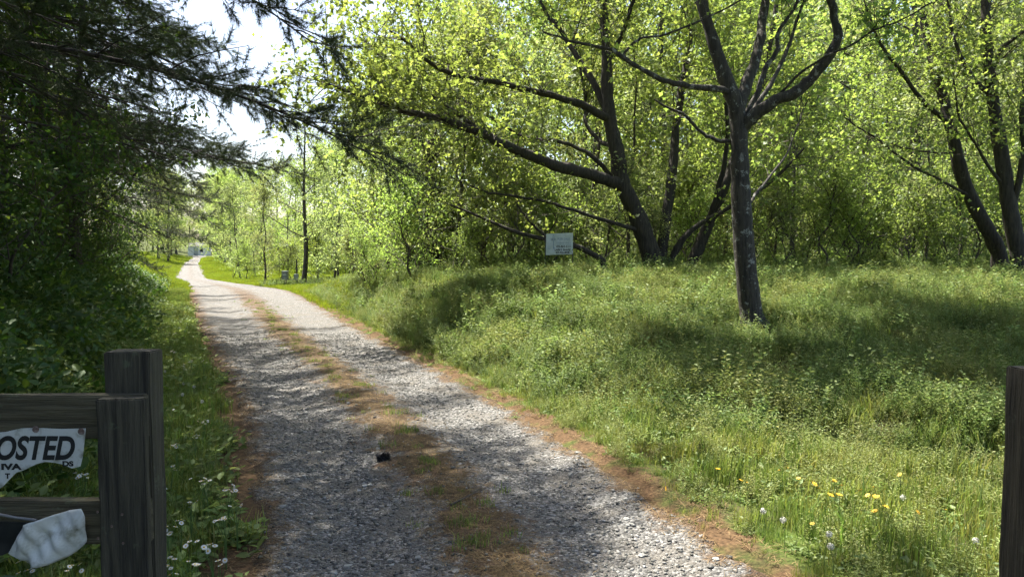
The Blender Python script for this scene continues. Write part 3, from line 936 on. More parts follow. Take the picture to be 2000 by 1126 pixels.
for tries in range(900):
    if cnt >= 52:
        break
    y = R2.uniform(17.6, 24)
    px = R2.uniform(720, 2150)
    x = (px - 1000) / 1400 * y
    if free(x, y, 1.05):
        put_tree('bush', bush[cnt % 3], LAB_B, 'bushes along the top of the bank', x, y, R2.uniform(0, 6.28), R2.uniform(.55, 1.05), 'bush')
        cnt += 1
# edge of the wood beyond the lawn
LAB_L = 'pale leafy tree at the edge of the sunny lawn'
for i, (px, y, s) in enumerate([(470, 62, 1.25), (520, 50, 1.0), (650, 40, 1.2), (690, 37, 1.25), (735, 34, 1.2), (620, 46, 1.3), (770, 31, 1.2), (560, 55, 1.3), (660, 52, 1.45), (500, 68, 1.4), (715, 45, 1.4)]):
    x = (px - 1000) / 1400 * y
    placed.append((x, y))
    put_tree('lawn_edge_tree', young[i % 3 if i % 2 else 0], LAB_L, 'trees at the edge of the lawn', x, y, i * 1.3, s)
for i, (px, y, s) in enumerate([(485, 56, .9), (540, 48, .9), (565, 49, .8), (625, 42, 1.0), (665, 38, 1.1), (700, 35, 1.0), (740, 31, 1.0), (450, 66, 1.2), (790, 27, 1.0), (840, 23, 1.0)]):
    x = (px - 1000) / 1400 * y
    put_tree('bush', bush[(i + 1) % 3], 'low pale bush under the trees beside the sunny lawn', 'bushes beside the lawn', x, y, i * 2.1, s * 1.15, 'bush')
sparse = proto_tree(90, 11, .15, .2, 15, 3.2, .55, 8, .11, M['pale_leaf'], step=.16, bare=.55)
put_tree('sparse_tree', sparse, 'thinly leaved tree with a straight dark trunk beside the grey utility box', None, (592 - 1000) / 1400 * 41, 41, 1.0, 1.0)
put_tree('young_tree', young[0], 'short-trunked pale tree on the lawn edge left of the grey utility box', None, (515 - 1000) / 1400 * 43, 43, 2.0, .95)
# far end of the track
far = [proto_tree(95 + i, 15, .2, .08, 20, 4.2, .35, 7, .26, [M['wood_leaf'], M['pale_leaf']][i], step=.2) for i in range(2)]
for i, (px, y, s) in enumerate([(432, 118, 1.0), (440, 150, 1.1), (452, 98, .85), (372, 190, 1.15), (345, 165, 1.2), (440, 130, 1.1), (465, 84, .75), (410, 185, 1.3), (330, 185, 1.3), (480, 110, .95), (510, 92, .85), (545, 84, .8), (580, 75, .75), (620, 66, .72), (650, 72, .85), (445, 120, .9), (335, 140, 1.0), (330, 125, .95), (320, 140, 1.1), (440, 105, .8), (430, 140, .9), (395, 200, 1.3), (300, 150, 1.2), (315, 170, 1.3), (455, 120, 1.0), (328, 105, .8), (310, 110, .9)]):
    x = (px - 1000) / 1400 * y
    put_tree('distant_tree', far[i % 2], 'broad leafy tree closing the far end of the track', 'trees at the far end of the track', x, y, i * 1.7, s)

# vine-wrapped dead snag in the wood
tb = Tubes()
rs = np.random.default_rng(8)
sp = smooth_line([(0, 0, 0), (.05, 0, 1.6), (-.05, .05, 3.0), (.15, 0, 4.4)], 24)
tb.add(sp, .26 + .09 * rs.random(24) - np.linspace(0, .12, 24), 10)
x, y = (840 - 1000) / 1400 * 22.5, 22.5
snag = thing('dead_snag', 'thick broken dead trunk wrapped in dark vines behind the bank', 'tree stump', (x, y, float(gz(x, y)) - .1))
link('trunk', tb.mesh('snag', M['bark']), snag)
tb = Tubes()
for k in range(9):
    a = np.linspace(0, 5 + k * .4, 26) + k
    zz = np.linspace(0, 4.2 + .1 * k, 26)
    rr = .34 + .05 * rs.random(26)
    tb.add(np.stack([rr * np.cos(a), rr * np.sin(a), zz], -1), np.full(26, .022), 5)
link('vine', tb.mesh('vine', M['twig']), snag)

# distant wood as one mass behind the individual trees
rd = np.random.default_rng(31)
n = 90000
ang = rd.uniform(-.30, 1.0, n)
rad = rd.uniform(48, 85, n)
x, y = np.sin(ang) * rad, np.cos(ang) * rad
xb, yb = np.sin(ang - .02) * rad, np.cos(ang - .02) * rad
hmax = 11 + 6 * np.sin(ang * 23) * .5 + 5 * np.sin(ang * 9 + 1) * .5 + 3 * np.sin(ang * 61)
hmax = np.where(ang < -.16, np.minimum(hmax, 8), hmax + 4)
z = gz(x, y) + hmax * rd.random(n) ** .85
keep = (rd.random(n) < .55 + .45 * np.sin(x * .9 + np.sin(y) * 2) * np.sin(z * .8 + y * .3)) & ((x - XC(y)) > 14)
P = np.stack([x, y, z], -1)[keep]
V, F = leaf_geo(P, nrm(rd.normal(0, 1, P.shape)), .42, rd, RHOMB, .9)
tag(link('distant_wood', mesh_np('distant_wood', V, F, M['wood_leaf'])), 'dense green woodland covering the hillside behind the nearer trees', 'wood', kind='stuff')


# ------------------------------------------------------------------ pines on the left
def bough_proto(seed, L=4.6, hang=.5, dens=1.0):
    rng = np.random.default_rng(seed)
    n = 14
    t = np.linspace(0, 1, n)
    main = np.stack([L * t, .15 * np.sin(t * 3 + seed), .35 * np.sin(t * math.pi * .7) * L * .22 - hang * t ** 2 * L * .32], -1)
    wood = Tubes()
    wood.add(main, np.linspace(.035, .006, n), 5)
    NP, ND = [], []
    for i in range(34):
        f = .16 + .84 * (i + rng.random()) / 34
        p = np.array([np.interp(f * (n - 1), np.arange(n), main[:, k]) for k in range(3)])
        side = 1 if i % 2 else -1
        d = nrm(np.array([.75, side * (.75 - .35 * f), rng.normal(.0, .18)]))
        ln = (1.35 * (1 - f) + .38) * rng.uniform(.7, 1.2)
        c = [p]
        for k in range(4):
            c.append(c[-1] + d * ln / 4)
            d = nrm(d + rng.normal(0, .12, 3) + np.array([.05, 0, -.10 * hang]))
        c = np.array(c)
        wood.add(c, np.linspace(.009, .003, 5), 3)
        for j in range(6):
            g = rng.uniform(.2, 1)
            q = np.array([np.interp(g * 4, np.arange(5), c[:, k]) for k in range(3)])
            d2 = nrm(d * .8 + rng.normal(0, .5, 3))
            l2 = rng.uniform(.16, .42)
            q2 = q + d2 * l2
            wood.add(np.array([q, q2]), [.0032, .0018], 3)
            m = int(5 * dens)
            tt = np.linspace(.35, 1, m)[:, None]
            NP.append(q + (q2 - q) * tt)
            ND.append(np.repeat(d2[None], m, 0))
    NP, ND = np.concatenate(NP), np.concatenate(ND)
    k = 30
    P = np.repeat(NP, k, 0)
    D = nrm(np.repeat(ND, k, 0) * .9 + rng.normal(0, .62, (len(P), 3)))
    ln = rng.uniform(.06, .115, len(P))[:, None]
    w = nrm(np.cross(D, rng.normal(0, 1, P.shape))) * .0017
    tip = P + D * ln + np.array([0, 0, -.012])
    V = np.stack([P - w, P + w, tip], 1).reshape(-1, 3)
    return wood.mesh('bough_wood', M['pine_bark']), mesh_np('needles', V, np.arange(len(V)).reshape(-1, 3), M['needle'])


boughs = [bough_proto(200 + i, hang=[.5, .8, 1.1, .3][i]) for i in range(4)]
dead = Tubes()
rdd = np.random.default_rng(3)
for i in range(14):
    f = .2 + .8 * i / 14
    p = np.array([2.6 * f, 0, -.2 * f * f])
    d = nrm(np.array([.6, rdd.choice([-1, 1]) * .6, -.35]))
    c = [p]
    for k in range(4):
        c.append(c[-1] + d * .22)
        d = nrm(d + rdd.normal(0, .25, 3) + np.array([0, 0, -.12]))
    dead.add(np.array(c), np.linspace(.007, .002, 5), 3)
dead.add(np.array([[2.6 * f, 0, -.2 * f * f] for f in np.linspace(0, 1.1, 8)]), np.linspace(.022, .005, 8), 5)
dead_me = dead.mesh('dead_bough', M['twig'])
PINES = [(-6.6, 7.0, 15, 46), (-8.2, 11.4, 16, 46), (-10.3, 15.6, 16, 36), (-5.4, 2.4, 14, 46), (-13.0, 21, 15, 28), (-11.5, 7.5, 17, 18), (-14.5, 13, 17, 18), (-9.8, 2.8, 16, 18),
         (-18, 28, 14, 18), (-24, 40, 13, 16), (-17, 18, 17, 16), (-33, 55, 13, 14), (-22, 26, 16, 14), (-5.2, -4, 15, 14), (-4.7, 5.0, 15, 28)]  # last pine is added out of view to shade right post and near track
rp = np.random.default_rng(55)
for i, (x, y, H, nb) in enumerate(PINES):
    z0 = float(gz(x, y)) - .15
    near = i < 6
    root = thing('pine_tree', 'dark pine on the steep bank with long drooping boughs over the track' if y < 24 else 'pine standing farther along the shady left side of the track', 'pine tree', (x, y, z0), 0, 'pines on the left bank' if y < 24 else 'pines farther along the track')
    tb = Tubes()
    tp = smooth_line([(0, 0, 0), (rp.normal(0, .1), rp.normal(0, .1), H * .4), (rp.normal(0, .2), rp.normal(0, .2), H * .8), (0, 0, H)], 16)
    tb.add(tp, flare(tp, np.linspace(.19, .02, 16), .08), 9)
    link('trunk', tb.mesh('pine_trunk', M['pine_bark']), root)
    road_dir = math.atan2(-.41, .91) + math.pi * .5 - math.pi      # towards the track
    for k in range(nb):
        f = (k + rp.random()) / nb
        h0 = 5.2 if i == 14 else 1.3  # added shading pine: boughs start high, above the view
        h = h0 + (H - h0 - .5) * f ** 1.05
        a = k * 2.4 + rp.normal(0, .3)
        to_road = math.cos(a - .42)
        s = (((.86 if i == 1 else .98) - .2 * f) if i in (0, 1, 3, 14) else ((.92 if i in (2, 4) else 1.12) - .45 * f)) * rp.uniform(.85, 1.15) * (1.0 + .12 * to_road)
        me_w, me_n = boughs[k % 4]
        b = link('bough', me_w, root, (float(np.interp(h, tp[:, 2], tp[:, 0])), float(np.interp(h, tp[:, 2], tp[:, 1])), h), (rp.normal(0, .12), rp.normal(.02, .10) - .12 * f, a), (s, s, s))
        tag(link('needles', me_n, b), kind='stuff')
    if near:
        for k in range(6):
            a = rp.uniform(-1.3, 1.6)
            link('dead_bough', dead_me, root, (0, 0, 1.0 + .45 * k), (0, rp.normal(.1, .1), a), (1.15,) * 3)

# broadleaved trees among the pines
dark = [proto_tree(120 + i, 9, .11, .1, 16, 3.0, .3, 8, .115, M['shade_leaf'], shape=OVAL, step=.095, droop=.4) for i in range(2)]
for i, (x, y, s) in enumerate([(-8.0, 9.2, .8), (-12.0, 18.2, .9), (-10.3, 5.0, .85), (-15.5, 23.5, .9), (-13.5, 10.5, 1.1), (-17, 16, 1.2), (-8.2, 3.6, .6), (-8.5, 14.0, .92), (-20, 31, .95), (-27, 44, 1.0), (-37, 62, 1.1), (-45, 78, 1.2), (-56, 100, 1.3)]):
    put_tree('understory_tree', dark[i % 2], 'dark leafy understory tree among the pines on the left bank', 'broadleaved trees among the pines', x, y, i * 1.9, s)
for i, (x, y, s) in enumerate([(-7.2, 8.6, .55), (-9.4, 12.6, .7), (-6.0, 5.4, .5), (-11.2, 18.4, .7), (-13.8, 24.5, .8), (-8.4, 6.2, .8)]):
    put_tree('sapling', young[1 + i % 2], 'light green sapling growing among dark bushes under the pines', 'saplings under the pines', x, y, i * 1.1, s)
bush_dark = [proto_tree(140 + q, 2.4, .028, .03, 13, 1.4, .6, 5, .085, M['shade_leaf'], lean=.5, shape=OVAL, step=.07) for q in range(2)]
for i, (x, y, s) in enumerate([(-6.6, 10.0, .8), (-7.9, 13.2, .8), (-5.4, 7.6, .7), (-4.9, 5.9, .62), (-9.6, 16.9, .8), (-11.9, 21.5, .8), (-6.9, 8.0, .9), (-5.6, 4.4, .8), (-4.4, 3.4, .55), (-8.8, 12.0, 1.0), (-14.5, 26, .9), (-17.5, 32, .9), (-22, 40, .9), (-27, 50, 1.0)]):
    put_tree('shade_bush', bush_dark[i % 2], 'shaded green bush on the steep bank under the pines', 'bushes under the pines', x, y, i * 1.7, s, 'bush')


# ------------------------------------------------------------------ ground vegetation (instanced tufts)
def blades(rng, n, R, h0, h1, w, lean=.5):
    a, rr = rng.uniform(0, 6.28, n), R * np.sqrt(rng.random(n))
    b = np.stack([rr * np.cos(a), rr * np.sin(a), np.full(n, -.015)], -1)
    h = rng.uniform(h0, h1, n)[:, None]
    ld = rng.uniform(0, 6.28, n)
    l = np.stack([np.cos(ld), np.sin(ld), np.zeros(n)], -1) * (rng.uniform(.1, 1, n) * lean)[:, None]
    wv = np.stack([-np.sin(ld), np.cos(ld), np.zeros(n)], -1) * (w * rng.uniform(.7, 1.3, n))[:, None]
    up = np.array([0, 0, 1.0])
    m1 = b + h * (.55 * up + .25 * l)
    tip = b + h * ((1 - .35 * np.linalg.norm(l, axis=1))[:, None] * up + l)
    V = np.stack([b - wv, b + wv, m1 + wv * .8, m1 - wv * .8, tip], 1).reshape(-1, 3)
    o = np.arange(n)[:, None, None] * 5
    F = (o + np.array([[0, 1, 2], [0, 2, 3], [3, 2, 4]])[None]).reshape(-1, 3)
    return V, F


def leafy_stems(rng, n, R, h0, h1, leaf, per, shape=RHOMB, lean=.3):
    tb = Tubes()
    LP, LD = [], []
    for i in range(n):
        a, r = rng.uniform(0, 6.28), R * math.sqrt(rng.random())
        p = np.array([r * math.cos(a), r * math.sin(a), -.02])
        h = rng.uniform(h0, h1)
        d = nrm(np.array([rng.normal(0, lean), rng.normal(0, lean), 1]))
        q = p + d * h + np.array([rng.normal(0, .04), rng.normal(0, .04), 0])
        tb.add(np.array([p, (p + q) / 2, q]), [.0024, .002, .001], 3)
        t = np.linspace(.15, 1.0, per)[:, None]
        LP.append(p + (q - p) * t)
        an = np.arange(per) * 2.4 + rng.uniform(0, 6)
        LD.append(np.stack([np.cos(an), np.sin(an), np.full(per, .35)], -1) * 1.6)
    LP, LD = np.concatenate(LP), np.concatenate(LD)
    V, F = leaf_geo(LP, LD, leaf, rng, shape, .45, .1, .25)
    TV, TF = np.concatenate(tb.V), np.concatenate(tb.F)
    TF = np.concatenate([TF[:, [0, 1, 2]], TF[:, [0, 2, 3]]])
    return np.concatenate([V, TV]), np.concatenate([F, TF + len(V)])


def merge(*vf):
    Vs, Fs, o = [], [], 0
    for V, F in vf:
        Vs.append(V)
        Fs.append(F + o)
        o += len(V)
    return np.concatenate(Vs), np.concatenate(Fs)


def proto_obj(name, VF, mat):
    return bpy.data.objects.new(name, mesh_np(name, VF[0], VF[1], mat))     # not linked: only a source for instances


def scatter(name, label, cat, protos, x, y, scl, rng, tilt=.5, z=None, pick=None):
    n = len(x)
    z = gz(x, y) if z is None else z
    nn = gn(x, y)
    rot = np.stack([-np.arctan2(nn[:, 1], nn[:, 2]) * tilt, np.arctan2(nn[:, 0], nn[:, 2]) * tilt, rng.uniform(0, 6.28, n)], -1)
    me = bpy.data.meshes.new(name)
    me.vertices.add(n)
    me.vertices.foreach_set('co', np.stack([x, y, z], -1).astype(np.float32).ravel())
    for k, a, ty, pn in (('rot', rot, 'FLOAT_VECTOR', 'vector'), ('scl', scl, 'FLOAT', 'value')):
        at = me.attributes.new(k, ty, 'POINT')
        at.data.foreach_set(pn, np.ascontiguousarray(a, np.float32).ravel())
    at = me.attributes.new('pick', 'INT', 'POINT')
    at.data.foreach_set('value', (rng.integers(0, len(protos), n) if pick is None else pick).astype(np.int32))
    ob = link(name, me)
    tag(ob, label, cat, kind='stuff')
    ng = bpy.data.node_groups.new(name, 'GeometryNodeTree')
    ng.interface.new_socket('Geometry', in_out='INPUT', socket_type='NodeSocketGeometry')
    ng.interface.new_socket('Geometry', in_out='OUTPUT', socket_type='NodeSocketGeometry')
    N, L = ng.nodes, ng.links
    gi, go = N.new('NodeGroupInput'), N.new('NodeGroupOutput')
    g2i = N.new('GeometryNodeGeometryToInstance')
    for p in reversed(protos):
        oi = N.new('GeometryNodeObjectInfo')
        oi.inputs['Object'].default_value = p
        L.new(oi.outputs['Geometry'], g2i.inputs[0])
    iop = N.new('GeometryNodeInstanceOnPoints')
    L.new(gi.outputs[0], iop.inputs['Points'])
    L.new(g2i.outputs[0], iop.inputs['Instance'])
    iop.inputs['Pick Instance'].default_value = True

    def attr(nm, ty):
        a = N.new('GeometryNodeInputNamedAttribute')
        a.data_type = ty
        a.inputs['Name'].default_value = nm
        return a.outputs['Attribute']
    e2r = N.new('FunctionNodeEulerToRotation')
    L.new(attr('rot', 'FLOAT_VECTOR'), e2r.inputs[0])
    L.new(e2r.outputs[0], iop.inputs['Rotation'])
    L.new(attr('scl', 'FLOAT'), iop.inputs['Scale'])
    L.new(attr('pick', 'INT'), iop.inputs['Instance Index'])
    L.new(iop.outputs[0], go.inputs[0])
    md = ob.modifiers.new('scatter', 'NODES')
    md.node_group = ng
    return ob


rv = np.random.default_rng(9)
p_grass = [proto_obj('grass_tuft', blades(rv, 34, .10, .07, .24, .0030), M[k_]) for k_ in ('grass', 'grass', 'grass_yellow')]
p_short = [proto_obj('short_grass_tuft', blades(rv, 30, .09, .03, .11, .0026, .7), M['grass']) for _ in range(2)]
p_weed = [proto_obj('weed_tuft', leafy_stems(rv, 14, .14, .10, .34, .030, 18, SLIM), M[k_]) for k_ in ('weed_dark', 'weed', 'weed', 'weed_yellow', 'weed_yellow')]
p_tall = [proto_obj('tall_weed', leafy_stems(rv, 4, .06, .35, .75, .06, 16, OVAL), M['weed']) for _ in range(2)]
p_broad = [proto_obj('broad_weed', leafy_stems(rv, 10, .12, .05, .16, .055, 5, OVAL, .6), M['weed']) for _ in range(2)]
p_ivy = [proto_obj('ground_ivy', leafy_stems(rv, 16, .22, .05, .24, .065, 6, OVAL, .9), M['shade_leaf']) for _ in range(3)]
p_lawn = [proto_obj('lawn_patch', blades(rv, 110, .42, .05, .17, .007, .6), M['lawn']) for _ in range(2)]


def region(rng, n, x0, x1, y0, y1, fn):
    x, y = rng.uniform(x0, x1, n), rng.uniform(y0, y1, n)
    k = fn(x, y) > rng.random(n)
    return x[k], y[k]


def sides(x, y):
    c, h = XC(y), HW(y)
    return (x - c - h) * .91, (c - h - x) * .91, np.interp(x, _toe[:, 0], _toe[:, 1]), np.interp(x, _cre[:, 0], _cre[:, 1])


def f_verge(x, y):
    sr, sl, yt, yc = sides(x, y)
    rag = -.12 + .16 * bumps(x, y, 1.3)
    return sstep(rag, rag + .30, sr) * (y < yt + 1.2) * (x > -8)


def f_bank(x, y):
    sr, sl, yt, yc = sides(x, y)
    ditch = np.exp(-((y - yt - .15) / .4) ** 2) * sstep(2.2, 3.4, x)
    return (sr > .25) * sstep(-1.0, .6, y - yt) * (y < yc + 3.5) * (x > -9) * (1 - .75 * ditch)


def f_left(x, y):
    sr, sl, yt, yc = sides(x, y)
    rag = .05 + .12 * bumps(x, y, 1.1)
    return sstep(rag, rag + .3, sl) * (1 - sstep(1.6, 3.0, sl))


def f_leftbank(x, y):
    sr, sl, yt, yc = sides(x, y)
    return sstep(.8, 1.7, sl) * (1 - sstep(7, 9, sl)) * (.55 + .45 * np.sign(bumps(x, y, 1.7) + .35))


x, y = region(rv, 40000, -8, 6.5, 1.2, 26, f_verge)
scatter('verge_grass', 'bright green grass on the sunny verge along the right track edge', 'grass', p_grass, x, y, rv.uniform(.45, 1.1, len(x)) * np.clip(1 + .45 * bumps(x, y, 1.0) + .3 * bumps(x + 4, y, .43), .4, 1.7) * (.3 + .7 * sstep(-.1, .7, sides(x, y)[0])), rv, pick=np.clip(bumps(x, y, 1.9) * 1.5 + 1.9 + rv.normal(0, .7, len(x)), 0, 2))
x, y = region(rv, 30000, -6, 5, 1.2, 14, lambda x, y: f_verge(x, y) * (bumps(x, y, 1.1) > -.2))
scatter('verge_clover', 'low broad-leaved weeds among the right verge grass', 'weeds', p_broad[:1] + p_weed[3:4] + p_short + p_short, x, y, rv.uniform(.45, .95, len(x)) * (.45 + .55 * sstep(-.1, .6, sides(x, y)[0])), rv)
x, y = region(rv, 62000, -9, 16, 3, 30, f_bank)
scatter('bank_weeds', 'dense fine-leaved weeds covering the grassy bank', 'weeds', p_weed, x, y, rv.uniform(.65, 1.15, len(x)) * np.clip(1 + .5 * bumps(x, y, 1.7) + .35 * bumps(x + 9, y, .8), .4, 1.9) * np.interp(y - np.interp(x, _cre[:, 0], _cre[:, 1]), [-3, 0], [1, .7]), rv, pick=np.clip((bumps(x + 5, y, 2.2) * 2.0 + 2.2 + rv.normal(0, .9, len(x))), 0, 4))
x, y = region(rv, 15000, -9, 16, 3, 30, lambda x, y: f_bank(x, y) * (bumps(x, y, 2.1) > -.1))
scatter('bank_grass', 'long grass growing in patches on the bank', 'grass', p_grass, x, y, rv.uniform(.9, 1.5, len(x)), rv)
x, y = region(rv, 1500, -8, 14, 4, 24, f_bank)
scatter('tall_weeds', 'tall leafy weed stems standing above the bank vegetation', 'weeds', p_tall, x, y, rv.uniform(.6, 1.1, len(x)), rv, .2)
x, y = region(rv, 60000, -16, 0, .5, 32, f_left)
scatter('left_verge_grass', 'shaded green grass along the left track edge', 'grass', p_grass, x, y, rv.uniform(.7, 1.3, len(x)), rv)
x, y = region(rv, 24000, -12, 0, .5, 22, lambda x, y: f_left(x, y) * (bumps(x, y, 1.2) > -.3))
scatter('left_verge_weeds', 'shaded leafy weeds mixed into the left verge', 'weeds', p_broad, x, y, rv.uniform(.8, 1.5, len(x)), rv)
x, y = region(rv, 52000, -26, -1, -1, 42, f_leftbank)
scatter('ground_ivy', 'dark leafy ground cover on the steep left bank', 'ground cover', p_ivy, x, y, rv.uniform(.7, 1.5, len(x)), rv, .9)


def f_lawn(x, y):
    sr, sl, yt, yc = sides(x, y)
    return ((sr > .15) & (x < -1 - .30 * (y - 22)) & (sr < 20) | (sl > .15) & (sl < 9) & (y > 30)) * np.clip(46 / np.maximum(y, 1), .12, 1)


x, y = region(rv, 120000, -75, -3, 20, 150, f_lawn)
scatter('lawn_grass', 'sunlit bright green lawn grass beside the far track', 'grass', p_lawn, x, y, rv.uniform(.7, 1.2, len(x)) * np.interp(y, [20, 60, 150], [.8, 1.3, 2.2]), rv)
x, y = region(rv, 30000, -14, 32, 16, 44, lambda x, y: (y > np.interp(x, _cre[:, 0], _cre[:, 1]) + 3.2) * .8)
scatter('woodland_undergrowth', 'green undergrowth on the woodland floor', 'undergrowth', p_ivy[:1] + p_tall, x, y, rv.uniform(.5, 1.0, len(x)), rv)
# grass sprouting through the needles in the middle of the track
yy_ = 2.5 + 22 * rv.random(1400) ** 1.3
uu_ = rv.normal(0, .11, 1400)
xx_ = XC(yy_) + uu_ * HW(yy_)
k = (bumps(xx_, yy_, .8) + bumps(xx_ + 3, yy_, .4)) > .55
scatter('track_grass', 'sparse grass sprouting through needles along the middle of the track', 'grass', p_short, xx_[k], yy_[k], rv.uniform(.5, 1.0, k.sum()), rv, .5, road_z(xx_[k], yy_[k]))

# ------------------------------------------------------------------ fence, posts and signs
M['post'] = bark_mat('weathered_post', (.016, .014, .009), (.075, .066, .043), (.085, .095, .055), .0, .05, .9, 34)
M['rail'] = bark_mat('weathered_rail', (.04, .034, .018), (.105, .09, .05), (.10, .105, .06), .0, .05, .8, 34)
M['paper'] = plain_mat('stained_white_plastic', (.52, .53, .50), .5, (.15, .145, .09), 20, .3, spread=(.52, .74))
M['black'] = plain_mat('black_print', (.012, .012, .012), .6)
M['rust'] = plain_mat('rusty_metal', (.10, .06, .045), .6, (.22, .17, .15), 60)
M['black_plastic'] = plain_mat('black_plastic', (.012, .013, .014), .4, (.03, .03, .03), 12, .3)


def board(name, x0, x1, y0, y1, z0, z1, mat, parent, origin, long_axis='z', seed=0, bev=.004):
    bm = bmesh.new()
    bmesh.ops.create_cube(bm, size=1)
    for v in bm.verts:
        v.co.x = x0 + (v.co.x + .5) * (x1 - x0)
        v.co.y = y0 + (v.co.y + .5) * (y1 - y0)
        v.co.z = z0 + (v.co.z + .5) * (z1 - z0)
    ax = {'x': 0, 'z': 2}[long_axis]
    es = [e for e in bm.edges if abs((e.verts[0].co - e.verts[1].co)[ax]) > .3]
    bmesh.ops.subdivide_edges(bm, edges=es, cuts=14)
    r = random.Random(seed)
    for v in bm.verts:
        v.co += Vector((r.uniform(-1, 1), r.uniform(-1, 1), r.uniform(-1, 1))) * .0024
    bmesh.ops.bevel(bm, geom=[e for e in bm.edges if len(e.link_faces) == 2 and e.calc_face_angle(0) > 1.0], offset=bev, segments=2, affect='EDGES')
    for v in bm.verts:
        v.co -= Vector(origin)
    if long_axis == 'x':                       # grain runs along local z: turn the mesh, turn the object back
        for v in bm.verts:
            v.co = Vector((v.co.z, v.co.y, -v.co.x))
    me = bpy.data.meshes.new(name)
    bm.to_mesh(me)
    bm.free()
    me.materials.append(mat)
    o = link(name, me, parent)
    if long_axis == 'x':
        o.rotation_euler = (0, -math.pi / 2, 0)
    return o


fo = (-1.19, 2.245, float(gz(-1.19, 2.245)))
fence = thing('wooden_fence', 'weathered wooden gate post and rails carrying the torn no trespassing notice', 'fence', fo)
board('post', -1.262, -1.120, 2.2, 2.285, fo[2] - .4, 1.388, M['post'], fence, fo, 'z', 1)
board('rail', -4.2, -1.122, 2.160, 2.1985, 1.128, 1.263, M['rail'], fence, fo, 'x', 2)
board('rail', -4.2, -1.118, 2.160, 2.1985, .800, .935, M['rail'], fence, fo, 'x', 3)
board('rail', -4.2, -1.120, 2.160, 2.1985, .36, .495, M['rail'], fence, fo, 'x', 8)
board('cover_board', -1.245, -1.105, 2.122, 2.1585, .03, 1.258, M['post'], fence, fo, 'z', 4)
board('post', -4.2, -4.06, 2.2, 2.285, float(gz(-4.13, 2.24)) - .4, 1.9, M['post'], fence, fo, 'z', 9)
nail_bm = bmesh.new()
bmesh.ops.create_cone(nail_bm, cap_ends=True, segments=10, radius1=.004, radius2=.003, depth=.003)
nail_me = bpy.data.meshes.new('nail')
nail_bm.to_mesh(nail_me)
nail_bm.free()
nail_me.materials.append(M['rust'])
for (nx_, nz_) in [(190, 999), (238, 1004), (218, 1027), (191, 1051), (240, 1060)]:
    q = W(nx_, nz_, 2.121)
    link('nail', nail_me, fence, tuple(q - np.array(fo)), (math.pi / 2, 0, 0))
po = (1.52, 2.02, float(gz(1.52, 2.02)))
post2 = thing('gate_post', 'single weathered square wooden post at the right track side', 'post', po)
board('post_timber', 1.450, 1.59, 1.95, 2.09, po[2] - .4, 1.366, M['post'], post2, po, 'z', 5)


def slab(name, outline, Y, thick, mat, parent, origin, curl=None, cuts=0):
    """thin sheet with an irregular outline given in photo pixels at distance Y"""
    bm = bmesh.new()
    f = [bm.verts.new(Vector(W(px, py, Y))) for (px, py) in outline]
    face = bm.faces.new(f)
    r = bmesh.ops.extrude_face_region(bm, geom=[face])
    for v in [g for g in r['geom'] if isinstance(g, bmesh.types.BMVert)]:
        v.co.y += thick
    bmesh.ops.recalc_face_normals(bm, faces=bm.faces)
    if curl:
        for v in bm.verts:
            v.co.y += curl(v.co)
    for v in bm.verts:
        v.co -= Vector(origin)
    me = bpy.data.meshes.new(name)
    bm.to_mesh(me)
    bm.free()
    me.materials.append(mat)
    return link(name, me, parent)


def lettering(name, text, px, py, Y, hpx, wpx, mat, parent, origin, shear=0.0, bold=0.0, align='LEFT'):
    """flat print: text with its lower left corner at (px,py), scaled to the pixel height/width at distance Y"""
    cu = bpy.data.curves.new(name, 'FONT')
    cu.body = text
    cu.shear = shear
    cu.offset = bold
    cu.size = 1
    cu.extrude = .0
    o = link(name, cu, parent)
    bpy.context.view_layer.update()
    bb = [Vector(c) for c in o.bound_box]
    w0 = max(c.x for c in bb) - min(c.x for c in bb)
    h0 = max(c.y for c in bb) - min(c.y for c in bb)
    k = Y / 1400
    o.scale = (wpx * k / w0, hpx * k / h0, 1)
    q = W(px, py, Y)
    o.location = tuple(q - np.array(origin) - np.array([min(c.x for c in bb) * wpx * k / w0, 0, min(c.y for c in bb) * hpx * k / h0]))
    o.rotation_euler = (math.pi / 2, 0, 0)
    dg = bpy.context.evaluated_depsgraph_get()
    me = bpy.data.meshes.new_from_object(o.evaluated_get(dg))
    me.materials.clear()
    me.materials.append(mat)
    loc, sc = o.location.copy(), o.scale.copy()
    bpy.data.objects.remove(o)
    bpy.data.curves.remove(cu)
    return link(name, me, parent, loc, (math.pi / 2, 0, 0), sc)


YS = 2.150
so = tuple(W(60, 905, YS))
notice = thing('posted_notice', 'stained torn white notice with large black slanted POSTED lettering on the top rail', 'sign', so)
slab('sheet', [(-110, 846), (-40, 846), (10, 843), (40, 836), (70, 835), (120, 837), (167, 836), (166, 850), (162, 890), (157, 910), (140, 914), (125, 907), (108, 903), (90, 901), (72, 905), (58, 912), (45, 918), (32, 922), (18, 936), (5, 950), (-20, 962), (-60, 968), (-110, 972)], YS, .0015, M['paper'], notice, so)
lettering('lettering', 'POSTED', -36, 898, YS - .0012, 49, 186, M['black'], notice, so, .28, .032)
lettering('lettering', 'PRIVA', -26, 917, YS - .0012, 13, 70, M['black'], notice, so, 0, .055)
lettering('lettering', 'DS', 122, 910, YS - .0012, 11, 22, M['black'], notice, so, 0, .055)
lettering('lettering', 'T', 10, 934, YS - .0012, 11, 10, M['black'], notice, so, 0, .055)
wash_bm = bmesh.new()
bmesh.ops.create_cone(wash_bm, cap_ends=True, segments=16, radius1=.0105, radius2=.009, depth=.003)
wash_me = bpy.data.meshes.new('washer')
wash_bm.to_mesh(wash_me)
wash_bm.free()
wash_me.materials.append(M['rust'])
